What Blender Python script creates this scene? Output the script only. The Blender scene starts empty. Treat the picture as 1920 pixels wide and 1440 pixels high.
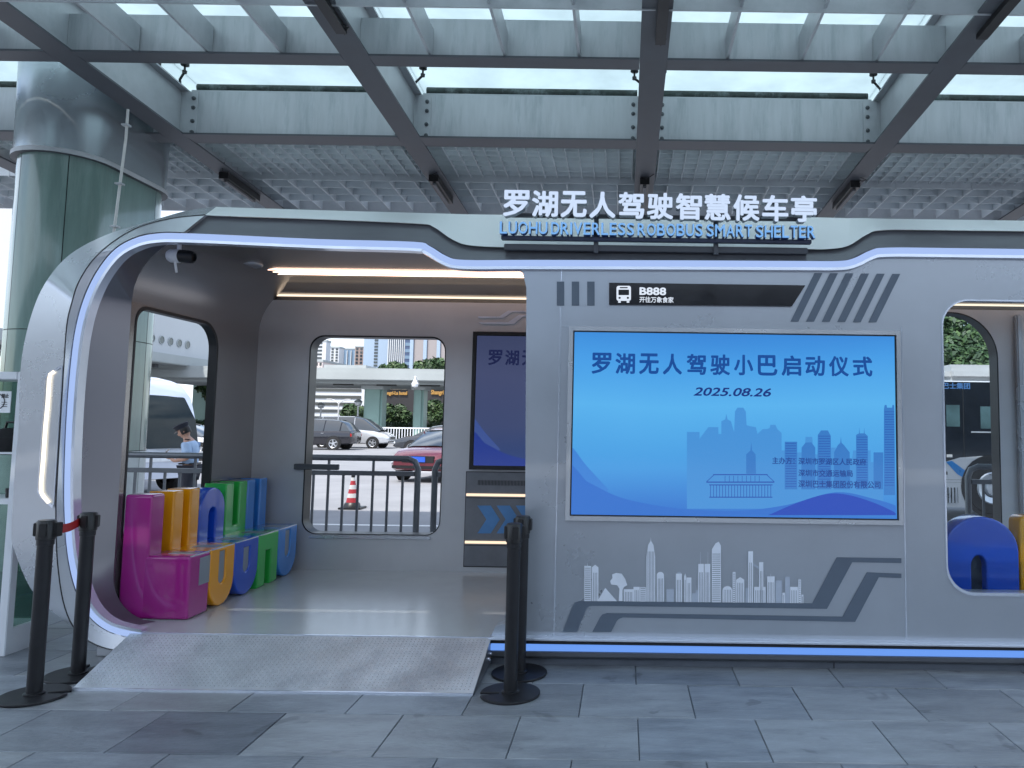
import bpy, bmesh, math, random
from mathutils import Matrix, Vector
from mathutils.geometry import tessellate_polygon
R = math.radians
random.seed(7)
scn = bpy.context.scene
COL = scn.collection

# ------------------------------------------------------------------ camera
FPX, CX, CY, PITCH, ROLL, HC = 1400.0, 1172.0, 684.0, R(4.53), 0.0140, 1.5
ROT = Matrix.Rotation(math.pi/2 + PITCH, 3, 'X') @ Matrix.Rotation(ROLL, 3, 'Z')
cam_d = bpy.data.cameras.new('camera')
cam = bpy.data.objects.new('camera', cam_d); COL.objects.link(cam)
cam.matrix_world = Matrix.Translation((0, 0, HC)) @ ROT.to_4x4()
cam_d.sensor_width = 36.0
cam_d.lens = FPX/1920*36.0
cam_d.shift_x = (960-CX)/1920
cam_d.shift_y = -(720-CY)/1920
cam_d.clip_start = 0.05; cam_d.clip_end = 3000
scn.camera = cam

# ------------------------------------------------------------------ light
EXPOSURE = 1.5
SUN_EL, SUN_AZ = 58, 205      # azimuth the light comes FROM, degrees clockwise from +Y
scn.view_settings.view_transform = 'Standard'
scn.view_settings.look = 'None'
scn.view_settings.gamma = 1
scn.view_settings.use_curve_mapping = False
scn.view_settings.exposure = EXPOSURE
w = bpy.data.worlds.new('World'); scn.world = w; w.use_nodes = True
nt = w.node_tree; nt.nodes.clear()
sky = nt.nodes.new('ShaderNodeTexSky'); sky.sky_type = 'NISHITA'; sky.sun_disc = False
sky.sun_elevation = R(SUN_EL); sky.sun_rotation = R(SUN_AZ)
sky.air_density = 1.0; sky.dust_density = 1.6
tc = nt.nodes.new('ShaderNodeTexCoord')
mp = nt.nodes.new('ShaderNodeMapping'); mp.inputs['Scale'].default_value = (1.6, 1.6, 4.5)
nz = nt.nodes.new('ShaderNodeTexNoise'); nz.inputs['Scale'].default_value = 1.7; nz.inputs['Detail'].default_value = 7
rp = nt.nodes.new('ShaderNodeValToRGB'); rp.color_ramp.elements[0].position = .40; rp.color_ramp.elements[1].position = .60
rp.color_ramp.elements[0].color = (0, 0, 0, 1); rp.color_ramp.elements[1].color = (.75, .75, .75, 1)
mx = nt.nodes.new('ShaderNodeMixRGB'); mx.inputs[2].default_value = (6.6, 7.2, 8.0, 1)
bg = nt.nodes.new('ShaderNodeBackground'); bg.inputs['Strength'].default_value = 0.105
wo = nt.nodes.new('ShaderNodeOutputWorld')
L = nt.links
L.new(tc.outputs['Generated'], mp.inputs[0]); L.new(mp.outputs[0], nz.inputs['Vector']); L.new(nz.outputs[0], rp.inputs[0])
L.new(rp.outputs[0], mx.inputs[0]); L.new(sky.outputs[0], mx.inputs[1]); L.new(mx.outputs[0], bg.inputs[0]); L.new(bg.outputs[0], wo.inputs[0])
sd = bpy.data.lights.new('sun', 'SUN'); sd.energy = 2.1; sd.angle = R(0.6); sd.color = (1.0, .95, .88)
so = bpy.data.objects.new('sun', sd); COL.objects.link(so)
az = R(SUN_AZ); el = R(SUN_EL)
sv = Vector((math.sin(az)*math.cos(el), math.cos(az)*math.cos(el), math.sin(el)))
so.rotation_euler = sv.to_track_quat('Z', 'Y').to_euler(); so.location = (0, 0, 30)

def W(px, py, Y):
    """the place (X, Z) that lies at distance Y in the line of photograph pixel px, py"""
    d = ROT @ Vector(((px-CX)/FPX, -(py-CY)/FPX, -1))
    t = Y/d.y
    return (d.x*t, HC + d.z*t)

def V3(px, py, Y):
    x, z = W(px, py, Y); return Vector((x, Y, z))

# ------------------------------------------------------------------ materials
def lin(c):
    return tuple(((v/255)/12.92 if v/255 <= .04045 else ((v/255+.055)/1.055)**2.4) for v in c)

_M = {}
def mat(name, col, rough=.5, metal=0.0, var=.12, scale=6.0, bump=0.0, bscale=60.0, rvar=.1, coat=0.0, stretch=(1, 1, 1), spec=.5, dirt=None, dscale=1.5):
    if name in _M: return _M[name]
    m = bpy.data.materials.new(name); m.use_nodes = True; n = m.node_tree; b = n.nodes['Principled BSDF']
    t = n.nodes.new('ShaderNodeTexCoord'); mp = n.nodes.new('ShaderNodeMapping'); mp.inputs['Scale'].default_value = stretch
    n.links.new(t.outputs['Object'], mp.inputs[0])
    nz = n.nodes.new('ShaderNodeTexNoise'); nz.inputs['Scale'].default_value = scale; nz.inputs['Detail'].default_value = 6; nz.inputs['Roughness'].default_value = .6
    n.links.new(mp.outputs[0], nz.inputs['Vector'])
    r = n.nodes.new('ShaderNodeValToRGB')
    r.color_ramp.elements[0].position = .3; r.color_ramp.elements[1].position = .7
    r.color_ramp.elements[0].color = tuple(max(0, c*(1-var)) for c in col[:3])+(1,)
    r.color_ramp.elements[1].color = tuple(min(1, c*(1+var)) for c in col[:3])+(1,)
    n.links.new(nz.outputs[0], r.inputs[0])
    out = r.outputs[0]
    if dirt:
        dz = n.nodes.new('ShaderNodeTexNoise'); dz.inputs['Scale'].default_value = dscale; dz.inputs['Detail'].default_value = 8; dz.inputs['Roughness'].default_value = .7
        n.links.new(mp.outputs[0], dz.inputs['Vector'])
        dr = n.nodes.new('ShaderNodeValToRGB'); dr.color_ramp.elements[0].position = .5; dr.color_ramp.elements[1].position = .68
        dr.color_ramp.elements[0].color = (0, 0, 0, 1); dr.color_ramp.elements[1].color = (.8, .8, .8, 1)
        n.links.new(dz.outputs[0], dr.inputs[0])
        mx = n.nodes.new('ShaderNodeMixRGB'); mx.inputs[2].default_value = tuple(dirt)+(1,)
        n.links.new(dr.outputs[0], mx.inputs[0]); n.links.new(out, mx.inputs[1]); out = mx.outputs[0]
    n.links.new(out, b.inputs['Base Color'])
    b.inputs['Metallic'].default_value = metal
    b.inputs['Specular IOR Level'].default_value = spec
    if coat: b.inputs['Coat Weight'].default_value = coat; b.inputs['Coat Roughness'].default_value = .06
    mr = n.nodes.new('ShaderNodeMapRange'); mr.inputs['To Min'].default_value = max(.02, rough-rvar); mr.inputs['To Max'].default_value = min(1, rough+rvar)
    n.links.new(nz.outputs[0], mr.inputs['Value']); n.links.new(mr.outputs[0], b.inputs['Roughness'])
    if bump:
        bz = n.nodes.new('ShaderNodeTexNoise'); bz.inputs['Scale'].default_value = bscale; bz.inputs['Detail'].default_value = 4
        n.links.new(mp.outputs[0], bz.inputs['Vector'])
        bp = n.nodes.new('ShaderNodeBump'); bp.inputs['Strength'].default_value = bump; bp.inputs['Distance'].default_value = .02
        n.links.new(bz.outputs[0], bp.inputs['Height']); n.links.new(bp.outputs[0], b.inputs['Normal'])
    _M[name] = m; return m

def emit(name, rgb, k=1.0, gloss=True):
    """a lit surface that shows about the sRGB colour rgb"""
    if name in _M: return _M[name]
    m = bpy.data.materials.new(name); m.use_nodes = True; b = m.node_tree.nodes['Principled BSDF']
    b.inputs['Base Color'].default_value = (.01, .01, .012, 1)
    b.inputs['Emission Color'].default_value = lin(rgb)+(1,)
    b.inputs['Emission Strength'].default_value = k/(2**EXPOSURE)
    b.inputs['Roughness'].default_value = .12 if gloss else .6
    _M[name] = m; return m

def thin_glass(name, tint=(.9, .95, .97), refl=.018):
    if name in _M: return _M[name]
    m = bpy.data.materials.new(name); m.use_nodes = True; n = m.node_tree; n.nodes.clear()
    o = n.nodes.new('ShaderNodeOutputMaterial'); mx = n.nodes.new('ShaderNodeMixShader')
    tr = n.nodes.new('ShaderNodeBsdfTransparent'); tr.inputs[0].default_value = tint+(1,)
    gl = n.nodes.new('ShaderNodeBsdfGlossy'); gl.inputs['Roughness'].default_value = .02
    lw = n.nodes.new('ShaderNodeLayerWeight'); lw.inputs[0].default_value = .5
    pw = n.nodes.new('ShaderNodeMath'); pw.operation = 'POWER'; pw.inputs[1].default_value = 5; n.links.new(lw.outputs['Facing'], pw.inputs[0])
    fr = n.nodes.new('ShaderNodeMath'); fr.operation = 'MULTIPLY_ADD'; fr.inputs[1].default_value = .9; fr.inputs[2].default_value = refl; n.links.new(pw.outputs[0], fr.inputs[0])
    n.links.new(fr.outputs[0], mx.inputs[0]); n.links.new(tr.outputs[0], mx.inputs[1]); n.links.new(gl.outputs[0], mx.inputs[2]); n.links.new(mx.outputs[0], o.inputs[0])
    _M[name] = m; return m

def frosted(name):
    m = bpy.data.materials.new(name); m.use_nodes = True; n = m.node_tree; n.nodes.clear()
    o = n.nodes.new('ShaderNodeOutputMaterial'); mx = n.nodes.new('ShaderNodeMixShader'); mx.inputs[0].default_value = .1
    tr = n.nodes.new('ShaderNodeBsdfTranslucent'); gl = n.nodes.new('ShaderNodeBsdfGlossy'); gl.inputs['Roughness'].default_value = .2
    t = n.nodes.new('ShaderNodeTexCoord'); nz = n.nodes.new('ShaderNodeTexNoise'); nz.inputs['Scale'].default_value = 1.3; nz.inputs['Detail'].default_value = 8; nz.inputs['Roughness'].default_value = .65
    r = n.nodes.new('ShaderNodeValToRGB'); r.color_ramp.elements[0].position = .3; r.color_ramp.elements[1].position = .6
    r.color_ramp.elements[0].color = (.49, .565, .585, 1); r.color_ramp.elements[1].color = (.575, .66, .68, 1)
    n.links.new(t.outputs['Object'], nz.inputs['Vector']); n.links.new(nz.outputs[0], r.inputs[0]); n.links.new(r.outputs[0], tr.inputs[0])
    n.links.new(tr.outputs[0], mx.inputs[1]); n.links.new(gl.outputs[0], mx.inputs[2]); n.links.new(mx.outputs[0], o.inputs[0])
    _M[name] = m; return m

M_shell = mat('satin_silver_paint', (.56, .585, .62), .26, .6, var=.07, scale=1.2, rvar=.08, bump=.02, bscale=3)
M_front = mat('front_panel_paint', (.42, .455, .505), .29, .55, var=.08, scale=.9, rvar=.09, bump=.03, bscale=2.2)
M_lining = mat('brushed_lining', (.34, .325, .32), .24, .8, var=.03, scale=1.0, rvar=.02)
M_back = mat('back_wall_lining', (.56, .565, .58), .42, .45, var=.06, scale=2, rvar=.05)
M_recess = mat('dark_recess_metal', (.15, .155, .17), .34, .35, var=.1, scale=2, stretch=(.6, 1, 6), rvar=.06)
M_rim = mat('polished_rim', (.75, .8, .9), .2, .6, var=.04)
M_gasket = mat('black_gasket', (.012, .012, .014), .4)
M_floor = mat('shelter_floor_vinyl', (.50, .52, .53), .24, .1, var=.02, scale=4, rvar=.05)
M_decal = mat('grey_decal', (.115, .145, .19), .45, .1, var=.05)
M_decal_light = mat('pale_print', (.78, .82, .9), .5, 0, var=.06)
M_decal_mid = mat('mid_print', (.46, .51, .6), .5, 0, var=.06)
M_black = mat('black_plastic', (.012, .012, .013), .38, 0, var=.2)
M_blackmetal = mat('black_powder_coat', (.016, .016, .019), .42, .2, var=.2, bump=.03, bscale=300)
M_steel = mat('painted_steel', (.44, .46, .48), .42, .25, var=.1, scale=3, rvar=.08, dirt=(.33, .36, .38), dscale=1.3, bump=.02, bscale=8)
M_girder = mat('streaked_girder_paint', (.44, .46, .48), .42, .25, var=.08, scale=3, rvar=.08, dirt=(.30, .33, .35), dscale=2.2, stretch=(3.5, 1, .45))
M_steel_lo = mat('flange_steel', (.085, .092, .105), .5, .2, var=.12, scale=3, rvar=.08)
M_fin = mat('aluminium_fin', (.56, .60, .62), .5, .2, var=.12, scale=2)
M_bolt = mat('galvanised_bolt', (.12, .13, .14), .4, .7)
M_moss = mat('mossy_pipe', (.035, .05, .045), .6, .1, var=.5, scale=12, dirt=(.18, .22, .22), dscale=5)
M_glass_roof = frosted('frosted_roof_glass')
M_pane = thin_glass('clear_pane')
M_conc = mat('car_park_concrete', (.235, .24, .255), .85, 0, var=.12, scale=.8, dirt=(.19, .195, .21), dscale=.25)

# ------------------------------------------------------------------ object helpers
def tag(o, label=None, cat=None, group=None, kind=None):
    if label: o['label'] = label
    if cat: o['category'] = cat
    if group: o['group'] = group
    if kind: o['kind'] = kind
    return o
_loc = {}
def thing(name, label, cat, loc=(0, 0, 0), group=None):
    o = bpy.data.objects.new(name, None); COL.objects.link(o); o.location = loc
    o.empty_display_size = .1
    _loc[o.name] = Vector(loc)
    return tag(o, label, cat, group)
def link_mesh(name, me, m, parent=None, smooth=False, kind=None, label=None):
    """me is in world space when its parent is a placed Empty; it is moved into that Empty's space"""
    me.name = name
    if m is not None and not me.materials: me.materials.append(m)
    o = bpy.data.objects.new(name, me); COL.objects.link(o)
    if parent is not None:
        b = _loc.get(parent.name, Vector((0, 0, 0)))
        me.transform(Matrix.Translation(-b)); o.parent = parent; _loc[o.name] = b
    if smooth:
        for p in me.polygons: p.use_smooth = True
        try: me.set_sharp_from_angle(angle=R(35))
        except Exception: pass
    if kind: o['kind'] = kind
    if label: o['label'] = label
    return o
def bm_mesh(bm):
    me = bpy.data.meshes.new('m'); bmesh.ops.recalc_face_normals(bm, faces=bm.faces); bm.to_mesh(me); bm.free(); return me
def add_box(bm, x0, x1, y0, y1, z0, z1, M=None):
    vs = [bm.verts.new(v) for v in ((x0,y0,z0),(x1,y0,z0),(x1,y1,z0),(x0,y1,z0),(x0,y0,z1),(x1,y0,z1),(x1,y1,z1),(x0,y1,z1))]
    if M:
        for v in vs: v.co = M @ v.co
    for f in ((0,3,2,1),(4,5,6,7),(0,1,5,4),(1,2,6,5),(2,3,7,6),(3,0,4,7)): bm.faces.new([vs[i] for i in f])
    return vs
def box(name, m, parent, x0, x1, y0, y1, z0, z1, bev=0.0, kind=None, label=None, M=None):
    bm = bmesh.new(); add_box(bm, min(x0,x1), max(x0,x1), min(y0,y1), max(y0,y1), min(z0,z1), max(z0,z1))
    if bev: bmesh.ops.bevel(bm, geom=list(bm.edges), offset=bev, segments=2, affect='EDGES')
    if M: bmesh.ops.transform(bm, matrix=M, verts=bm.verts)
    return link_mesh(name, bm_mesh(bm), m, parent, smooth=bool(bev), kind=kind, label=label)
def add_tube(bm, pts, r, seg=10, cap=True, closed=False):
    pts = [Vector(p) for p in pts]; n = len(pts); rings = []
    rr = r if isinstance(r, (list, tuple)) else [r]*n
    up = None
    for i, p in enumerate(pts):
        a = pts[i-1] if (i > 0 or closed) else p; b = pts[(i+1) % n] if (i < n-1 or closed) else p
        d = (b-a).normalized()
        if up is None or abs(up.dot(d)) > .99:
            up = Vector((0, 0, 1)) if abs(d.z) < .9 else Vector((1, 0, 0))
        s = d.cross(up).normalized(); u = s.cross(d).normalized(); up = u
        rings.append([bm.verts.new(p+(s*math.cos(t)+u*math.sin(t))*rr[i]) for t in [2*math.pi*k/seg for k in range(seg)]])
    m = n if closed else n-1
    for i in range(m):
        A, B = rings[i], rings[(i+1) % n]
        for k in range(seg): bm.faces.new((A[k], A[(k+1) % seg], B[(k+1) % seg], B[k]))
    if cap and not closed:
        bm.faces.new(rings[0]); bm.faces.new(rings[-1])
def tube(name, m, parent, pts, r, seg=10, **k):
    bm = bmesh.new(); add_tube(bm, pts, r, seg); return link_mesh(name, bm_mesh(bm), m, parent, smooth=True, **k)
def add_lathe(bm, prof, seg=32, M=None):
    rings = []
    for r, z in prof:
        if r < 1e-5: v = bm.verts.new((0, 0, z)); rings.append([v])
        else: rings.append([bm.verts.new((r*math.cos(2*math.pi*k/seg), r*math.sin(2*math.pi*k/seg), z)) for k in range(seg)])
    if M:
        for q in rings:
            for v in q: v.co = M @ v.co
    for A, B in zip(rings, rings[1:]):
        for k in range(seg):
            k2 = (k+1) % seg
            if len(A) == 1 and len(B) == 1: continue
            if len(A) == 1: bm.faces.new((A[0], B[k], B[k2]))
            elif len(B) == 1: bm.faces.new((A[k], A[k2], B[0]))
            else: bm.faces.new((A[k], A[k2], B[k2], B[k]))
def lathe(name, m, parent, prof, at=(0,0,0), seg=32, rot=None, **k):
    bm = bmesh.new(); add_lathe(bm, prof, seg, Matrix.Translation(at) @ (rot or Matrix.Identity(4)))
    return link_mesh(name, bm_mesh(bm), m, parent, smooth=True, **k)
def loft(name, m, parent, rows, smooth=True, closed=False, **k):
    bm = bmesh.new(); vr = [[bm.verts.new(p) for p in r] for r in rows]
    for A, B in zip(vr, vr[1:]):
        n = len(A)
        for i in range(n if closed else n-1):
            j = (i+1) % n
            try: bm.faces.new((A[i], A[j], B[j], B[i]))
            except ValueError: pass
    return link_mesh(name, bm_mesh(bm), m, parent, smooth=smooth, **k)
def rr(x0, z0, x1, z1, r, n=8):
    """rounded rectangle; r one radius or four (bottom-left, bottom-right, top-right, top-left)"""
    if not isinstance(r, (tuple, list)): r = (r,)*4
    out = []
    for (cx, cz, a, q) in ((x0+r[0], z0+r[0], 180, r[0]), (x1-r[1], z0+r[1], 270, r[1]), (x1-r[2], z1-r[2], 0, r[2]), (x0+r[3], z1-r[3], 90, r[3])):
        for i in range(n+1):
            t = R(a+90*i/n); out.append((cx+q*math.cos(t), cz+q*math.sin(t)))
    return out
def flat_mesh(loops, depth, bevel=0.0):
    """closed 2D loops (even-odd holes), extruded +-depth/2 in local z"""
    c = bpy.data.curves.new('c', 'CURVE'); c.dimensions = '2D'; c.fill_mode = 'BOTH'
    for lp in loops:
        s = c.splines.new('POLY'); s.points.add(len(lp)-1)
        for p, q in zip(s.points, lp): p.co = (q[0], q[1], 0, 1)
        s.use_cyclic_u = True
    c.extrude = max(0, depth/2-bevel); c.bevel_depth = bevel; c.bevel_resolution = 2; c.offset = -bevel
    o = bpy.data.objects.new('c', c); COL.objects.link(o)
    me = bpy.data.meshes.new_from_object(o.evaluated_get(bpy.context.evaluated_depsgraph_get()))
    bpy.data.objects.remove(o); bpy.data.curves.remove(c); me.materials.clear()
    return me
FACE_CAM = Matrix(((1,0,0,0),(0,0,-1,0),(0,1,0,0),(0,0,0,1)))   # (x,y,z) -> (x,-z,y)
FACE_X = Matrix(((0,0,1,0),(1,0,0,0),(0,1,0,0),(0,0,0,1)))      # (u,v,w) -> (w,u,v)
def panel(name, m, parent, loops, y0, y1, bevel=0.0, **k):
    """a panel standing in the XZ plane between y0 and y1"""
    me = flat_mesh(loops, abs(y1-y0), bevel); me.transform(Matrix.Translation((0, (y0+y1)/2, 0)) @ FACE_CAM)
    return link_mesh(name, me, m, parent, smooth=bevel > 0, **k)
def panel_x(name, m, parent, loops, x0, x1, bevel=0.0, **k):
    me = flat_mesh(loops, abs(x1-x0), bevel); me.transform(Matrix.Translation(((x0+x1)/2, 0, 0)) @ FACE_X)
    return link_mesh(name, me, m, parent, smooth=bevel > 0, **k)
def PP(pts, Y): return [W(x, y, Y) for x, y in pts]
def text_mesh(body, x0, x1, z0, z1, extr, bold=.0, shear=0.0, keep=False):
    """lettering fitted to a box, in local XY, extruded in z"""
    c = bpy.data.curves.new('t', 'FONT'); c.body = body; c.shear = shear; c.resolution_u = 3
    c.extrude = .5
    o = bpy.data.objects.new('t', c); COL.objects.link(o)
    me = bpy.data.meshes.new_from_object(o.evaluated_get(bpy.context.evaluated_depsgraph_get()))
    bpy.data.objects.remove(o); bpy.data.curves.remove(c); me.materials.clear()
    if bold:      # a heavier weight: the same letter laid over itself a little off, each layer a hair prouder
        bm = bmesh.new(); k = 0
        for dx, dy in ((0, 0), (1, 0), (-1, 0), (0, 1), (0, -1), (.75, .75), (-.75, .75), (.75, -.75), (-.75, -.75)):
            me.transform(Matrix.Translation((dx*bold, dy*bold, k*.012))); bm.from_mesh(me); me.transform(Matrix.Translation((-dx*bold, -dy*bold, -k*.012))); k += 1
        bm.to_mesh(me); bm.free()
    xs = [v.co.x for v in me.vertices]; ys = [v.co.y for v in me.vertices]
    sx = (x1-x0)/(max(xs)-min(xs)); sy = (z1-z0)/(max(ys)-min(ys))
    if keep: sx = sy = min(sx, sy)
    mx_, my_ = min(xs), min(ys)
    for v in me.vertices: v.co = ((v.co.x-mx_)*sx+x0, (v.co.y-my_)*sy+z0, v.co.z*extr)
    return me
def text(name, m, parent, body, bx, Y, depth=.004, bold=.0, shear=0.0, side=None, keep=False, **k):
    """bx = the lettering's box in photograph pixels at distance Y"""
    xa, za = W(bx[0], bx[3], Y); xb, _ = W(bx[2], bx[3], Y); _, zt = W(bx[0], bx[1], Y)
    me = text_mesh(body, xa, xb, za, zt, depth, bold, shear, keep); me.transform(Matrix.Translation((0, Y, 0)) @ FACE_CAM)
    if side:
        me.materials.append(m); me.materials.append(side)
        for p in me.polygons: p.material_index = 0 if p.normal.y < -.7 else 1
    return link_mesh(name, me, m, parent, **k)
def copy_tree(o, parent=None):
    c = o.copy(); COL.objects.link(c)
    if parent is not None: c.parent = parent
    _loc[c.name] = _loc.get(o.name, Vector((0, 0, 0)))
    for ch in list(o.children): copy_tree(ch, c)
    return c

# ================================================================== GROUND
ground = box('terrain', mat('city_ground', (.30, .30, .31), .85, var=.15, scale=.05), None, -900, 900, -300, 1500, -.6, -.17, kind='structure')
park = box('car_park_ground', M_conc, None, -75, 60, 9.2, 120, -.5, -.15, kind='structure')
pavement = box('pavement', mat('paving_bed', (.03, .032, .036), .9), None, -30, 30, -25, 9.199, -.3, -.012, kind='structure')
pm = pavement.data.materials[0]; n_ = pm.node_tree; bt = n_.nodes.new('ShaderNodeTexBrick'); tg = n_.nodes.new('ShaderNodeTexCoord'); mq = n_.nodes.new('ShaderNodeMapping')
mq.inputs['Location'].default_value = (-.09, -3.471+.489*6, 0)
bt.inputs['Scale'].default_value = 1; bt.inputs['Brick Width'].default_value = .6; bt.inputs['Row Height'].default_value = .489; bt.inputs['Mortar Size'].default_value = .004
bt.inputs['Color1'].default_value = (.20, .215, .25, 1); bt.inputs['Color2'].default_value = (.16, .175, .205, 1); bt.inputs['Mortar'].default_value = (.02, .02, .024, 1)
n_.links.new(tg.outputs['Object'], mq.inputs[0]); n_.links.new(mq.outputs[0], bt.inputs['Vector']); n_.links.new(bt.outputs[0], n_.nodes['Principled BSDF'].inputs['Base Color'])
n_.nodes['Principled BSDF'].inputs['Roughness'].default_value = .5
# painted lines on the car park
M_line = mat('road_paint', (.7, .7, .7), .7, var=.15, scale=4)
for i, (a, b, y) in enumerate(((-9, 6, 11.9), (-14, 0, 24.5))):
    box('road_marking', M_line, park, a, b, y, y+.12, -.15, -.146)
# paving stones laid in half bond
def stone_mat(name, c, d):
    m = mat(name, c, .40, 0, var=.20, scale=4.0, rvar=.15, bump=.22, bscale=22, dirt=d, dscale=1.7, stretch=(.8, 2.6, 1))
    n = m.node_tree; mp = [q for q in n.nodes if q.type == 'MAPPING'][0]
    g = n.nodes.new('ShaderNodeNewGeometry'); n.links.new(g.outputs['Position'], mp.inputs[0])
    b = n.nodes['Principled BSDF']; src = b.inputs['Base Color'].links[0].from_socket
    oi = n.nodes.new('ShaderNodeObjectInfo'); mr = n.nodes.new('ShaderNodeMapRange'); mr.inputs['To Min'].default_value = .80; mr.inputs['To Max'].default_value = 1.16
    n.links.new(oi.outputs['Random'], mr.inputs['Value'])
    # dark spots, dried puddles and pale scratches
    sp = n.nodes.new('ShaderNodeTexNoise'); sp.inputs['Scale'].default_value = 3.4; sp.inputs['Detail'].default_value = 3; sp.inputs['Distortion'].default_value = .6; n.links.new(g.outputs['Position'], sp.inputs['Vector'])
    sr = n.nodes.new('ShaderNodeMapRange'); sr.inputs['From Min'].default_value = .66; sr.inputs['From Max'].default_value = .70; sr.inputs['To Min'].default_value = 1; sr.inputs['To Max'].default_value = .68; n.links.new(sp.outputs[0], sr.inputs['Value'])
    wv = n.nodes.new('ShaderNodeTexNoise'); wv.inputs['Scale'].default_value = 9; wv.inputs['Detail'].default_value = 8; wv.inputs['Roughness'].default_value = .75
    m2 = n.nodes.new('ShaderNodeMapping'); m2.inputs['Scale'].default_value = (1, 7, 1); m2.inputs['Rotation'].default_value = (0, 0, .5); n.links.new(g.outputs['Position'], m2.inputs[0]); n.links.new(m2.outputs[0], wv.inputs['Vector'])
    wr = n.nodes.new('ShaderNodeMapRange'); wr.inputs['From Min'].default_value = .56; wr.inputs['From Max'].default_value = .72; wr.inputs['To Min'].default_value = 1; wr.inputs['To Max'].default_value = 1.3; n.links.new(wv.outputs[0], wr.inputs['Value'])
    a1 = n.nodes.new('ShaderNodeMath'); a1.operation = 'MULTIPLY'; n.links.new(mr.outputs[0], a1.inputs[0]); n.links.new(sr.outputs[0], a1.inputs[1])
    a2 = n.nodes.new('ShaderNodeMath'); a2.operation = 'MULTIPLY'; n.links.new(a1.outputs[0], a2.inputs[0]); n.links.new(wr.outputs[0], a2.inputs[1])
    vm = n.nodes.new('ShaderNodeVectorMath'); vm.operation = 'SCALE'; n.links.new(src, vm.inputs[0]); n.links.new(a2.outputs[0], vm.inputs['Scale']); n.links.new(vm.outputs[0], b.inputs['Base Color'])
    return m
SM = [stone_mat('slate_blue', (.235, .255, .29), (.125, .14, .165)), stone_mat('slate_grey', (.26, .275, .30), (.15, .16, .18)),
      stone_mat('slate_pale', (.28, .295, .32), (.17, .18, .20)), stone_mat('slate_dark', (.15, .165, .195), (.09, .10, .125))]
def stone_mesh(wid, dep):
    bm = bmesh.new(); add_box(bm, -wid/2+.0025, wid/2-.0025, -dep/2+.003, dep/2-.003, -.04, 0)
    top = [e for e in bm.edges if all(v.co.z > -.001 for v in e.verts)]
    bmesh.ops.bevel(bm, geom=top, offset=.0025, segments=1, affect='EDGES')
    return bm_mesh(bm)
smeshes = []
for m in SM:
    me = stone_mesh(.6, .489); me.materials.append(m); smeshes.append(me)
rowsY = [3.471+.489*k for k in range(-3, 12)]
for k, y in enumerate(rowsY):
    if y > 9.1-.489: continue
    off = .09 if (k-3) % 2 == 0 else -.213
    if y < 2.4: continue
    i = -14
    while off+.6*i < 6.5:
        x = off+.6*i+.3; yc = y+.2445; i += 1
        under = -3.2 < x < 6.5 and yc > 4.98
        if under or x < -8.4: continue
        if yc < 4.0 and (x < -3.9 or x > 3.1): continue
        if yc > 5.2 and x > -3.4: continue
        me = random.choices(smeshes, (4, 4, 3, .8))[0]
        if k == 3 and abs(x+2.05) < .3: me = smeshes[3]
        o = bpy.data.objects.new('paving_stone', me); COL.objects.link(o); o.parent = pavement
        o.location = (x, yc, random.uniform(-.0012, .0012)); o.rotation_euler = (random.uniform(-.0012, .0012), random.uniform(-.0012, .0012), (0 if random.random() < .5 else math.pi))

# ================================================================== CANOPY
def zb(Y): return 4.70 + .05*(8.4-Y)
canopy = thing('station_canopy', 'large grey steel canopy with frosted glass roof over the bus shelter', 'canopy', (0, 4, 0))
def bar_y(name, m, X0, X1, Y0, Y1, a, b, parent=canopy):
    bm = bmesh.new(); vs = add_box(bm, X0, X1, Y0, Y1, 0, 1)
    for v in vs: v.co.z = zb(v.co.y) + (a if v.co.z < .5 else b)
    return link_mesh(name, bm_mesh(bm), m, parent)
XB = [-7.87, -5.18, -2.49, .22, 2.92, 5.62]
Ynear, Yfar = -3.6, 11.0
for X in XB:
    wb = bar_y('main_beam', M_steel, X-.012, X+.012, Ynear, Yfar, .022, .56)
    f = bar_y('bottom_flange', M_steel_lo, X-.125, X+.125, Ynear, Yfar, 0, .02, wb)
    bar_y('top_flange', M_steel, X-.09, X+.09, Ynear, 8.9, .562, .58, wb)
# cross girders
def girder(Y, h, hw=.1, plates=False):
    for i, (a, b) in enumerate(zip(XB, XB[1:])):
        z = zb(Y)
        g = box('cross_girder', M_girder, canopy, a+.014, b-.014, Y-.01, Y+.01, z+.022, z+h)
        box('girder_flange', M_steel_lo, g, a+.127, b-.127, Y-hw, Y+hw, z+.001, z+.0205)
        if plates:
            for xa, xb_ in ((a+.06, a+.215), (b-.215, b-.06)):
                p = box('bolt_plate', M_steel, g, xa, xb_, Y-.024, Y-.011, z+.03, z+h-.01)
                bx_ = (xa+xb_)/2 + (.03 if xa == a+.06 else -.03)
                for q in (.07, .2, .36, .47):
                    lathe('bolt', M_bolt, p, [(0, .03), (.012, .03), (.014, .02), (.014, .012), (.024, .01), (.024, 0)], (bx_, Y-.025, z+q*h/.56), 8, Matrix.Rotation(R(90), 4, 'X'))
girder(8.37, .56, .14, True)
# a pale stiffening cap above the far girder and the mossy gutter pipe over it
for a, b in zip(XB, XB[1:]):
    z = zb(8.45)
    box('girder_cap', M_steel, canopy, a+.1, b-.1, 8.40, 8.62, z+.575, z+.60)
    tube('gutter_pipe', M_moss, canopy, [(a+.12, 8.5, z+.665), (b-.12, 8.5, z+.665)], .05, 12)
girder(6.62, .41, .10)
for a, b in zip(XB, XB[1:]): box('purlin', M_steel, canopy, a+.014, b-.014, 5.76, 5.775, zb(5.76)-.01, zb(5.76)+.30)
for Yg in (3.0, 1.2, -.7, -2.6): girder(Yg, .34, .10)
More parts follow.
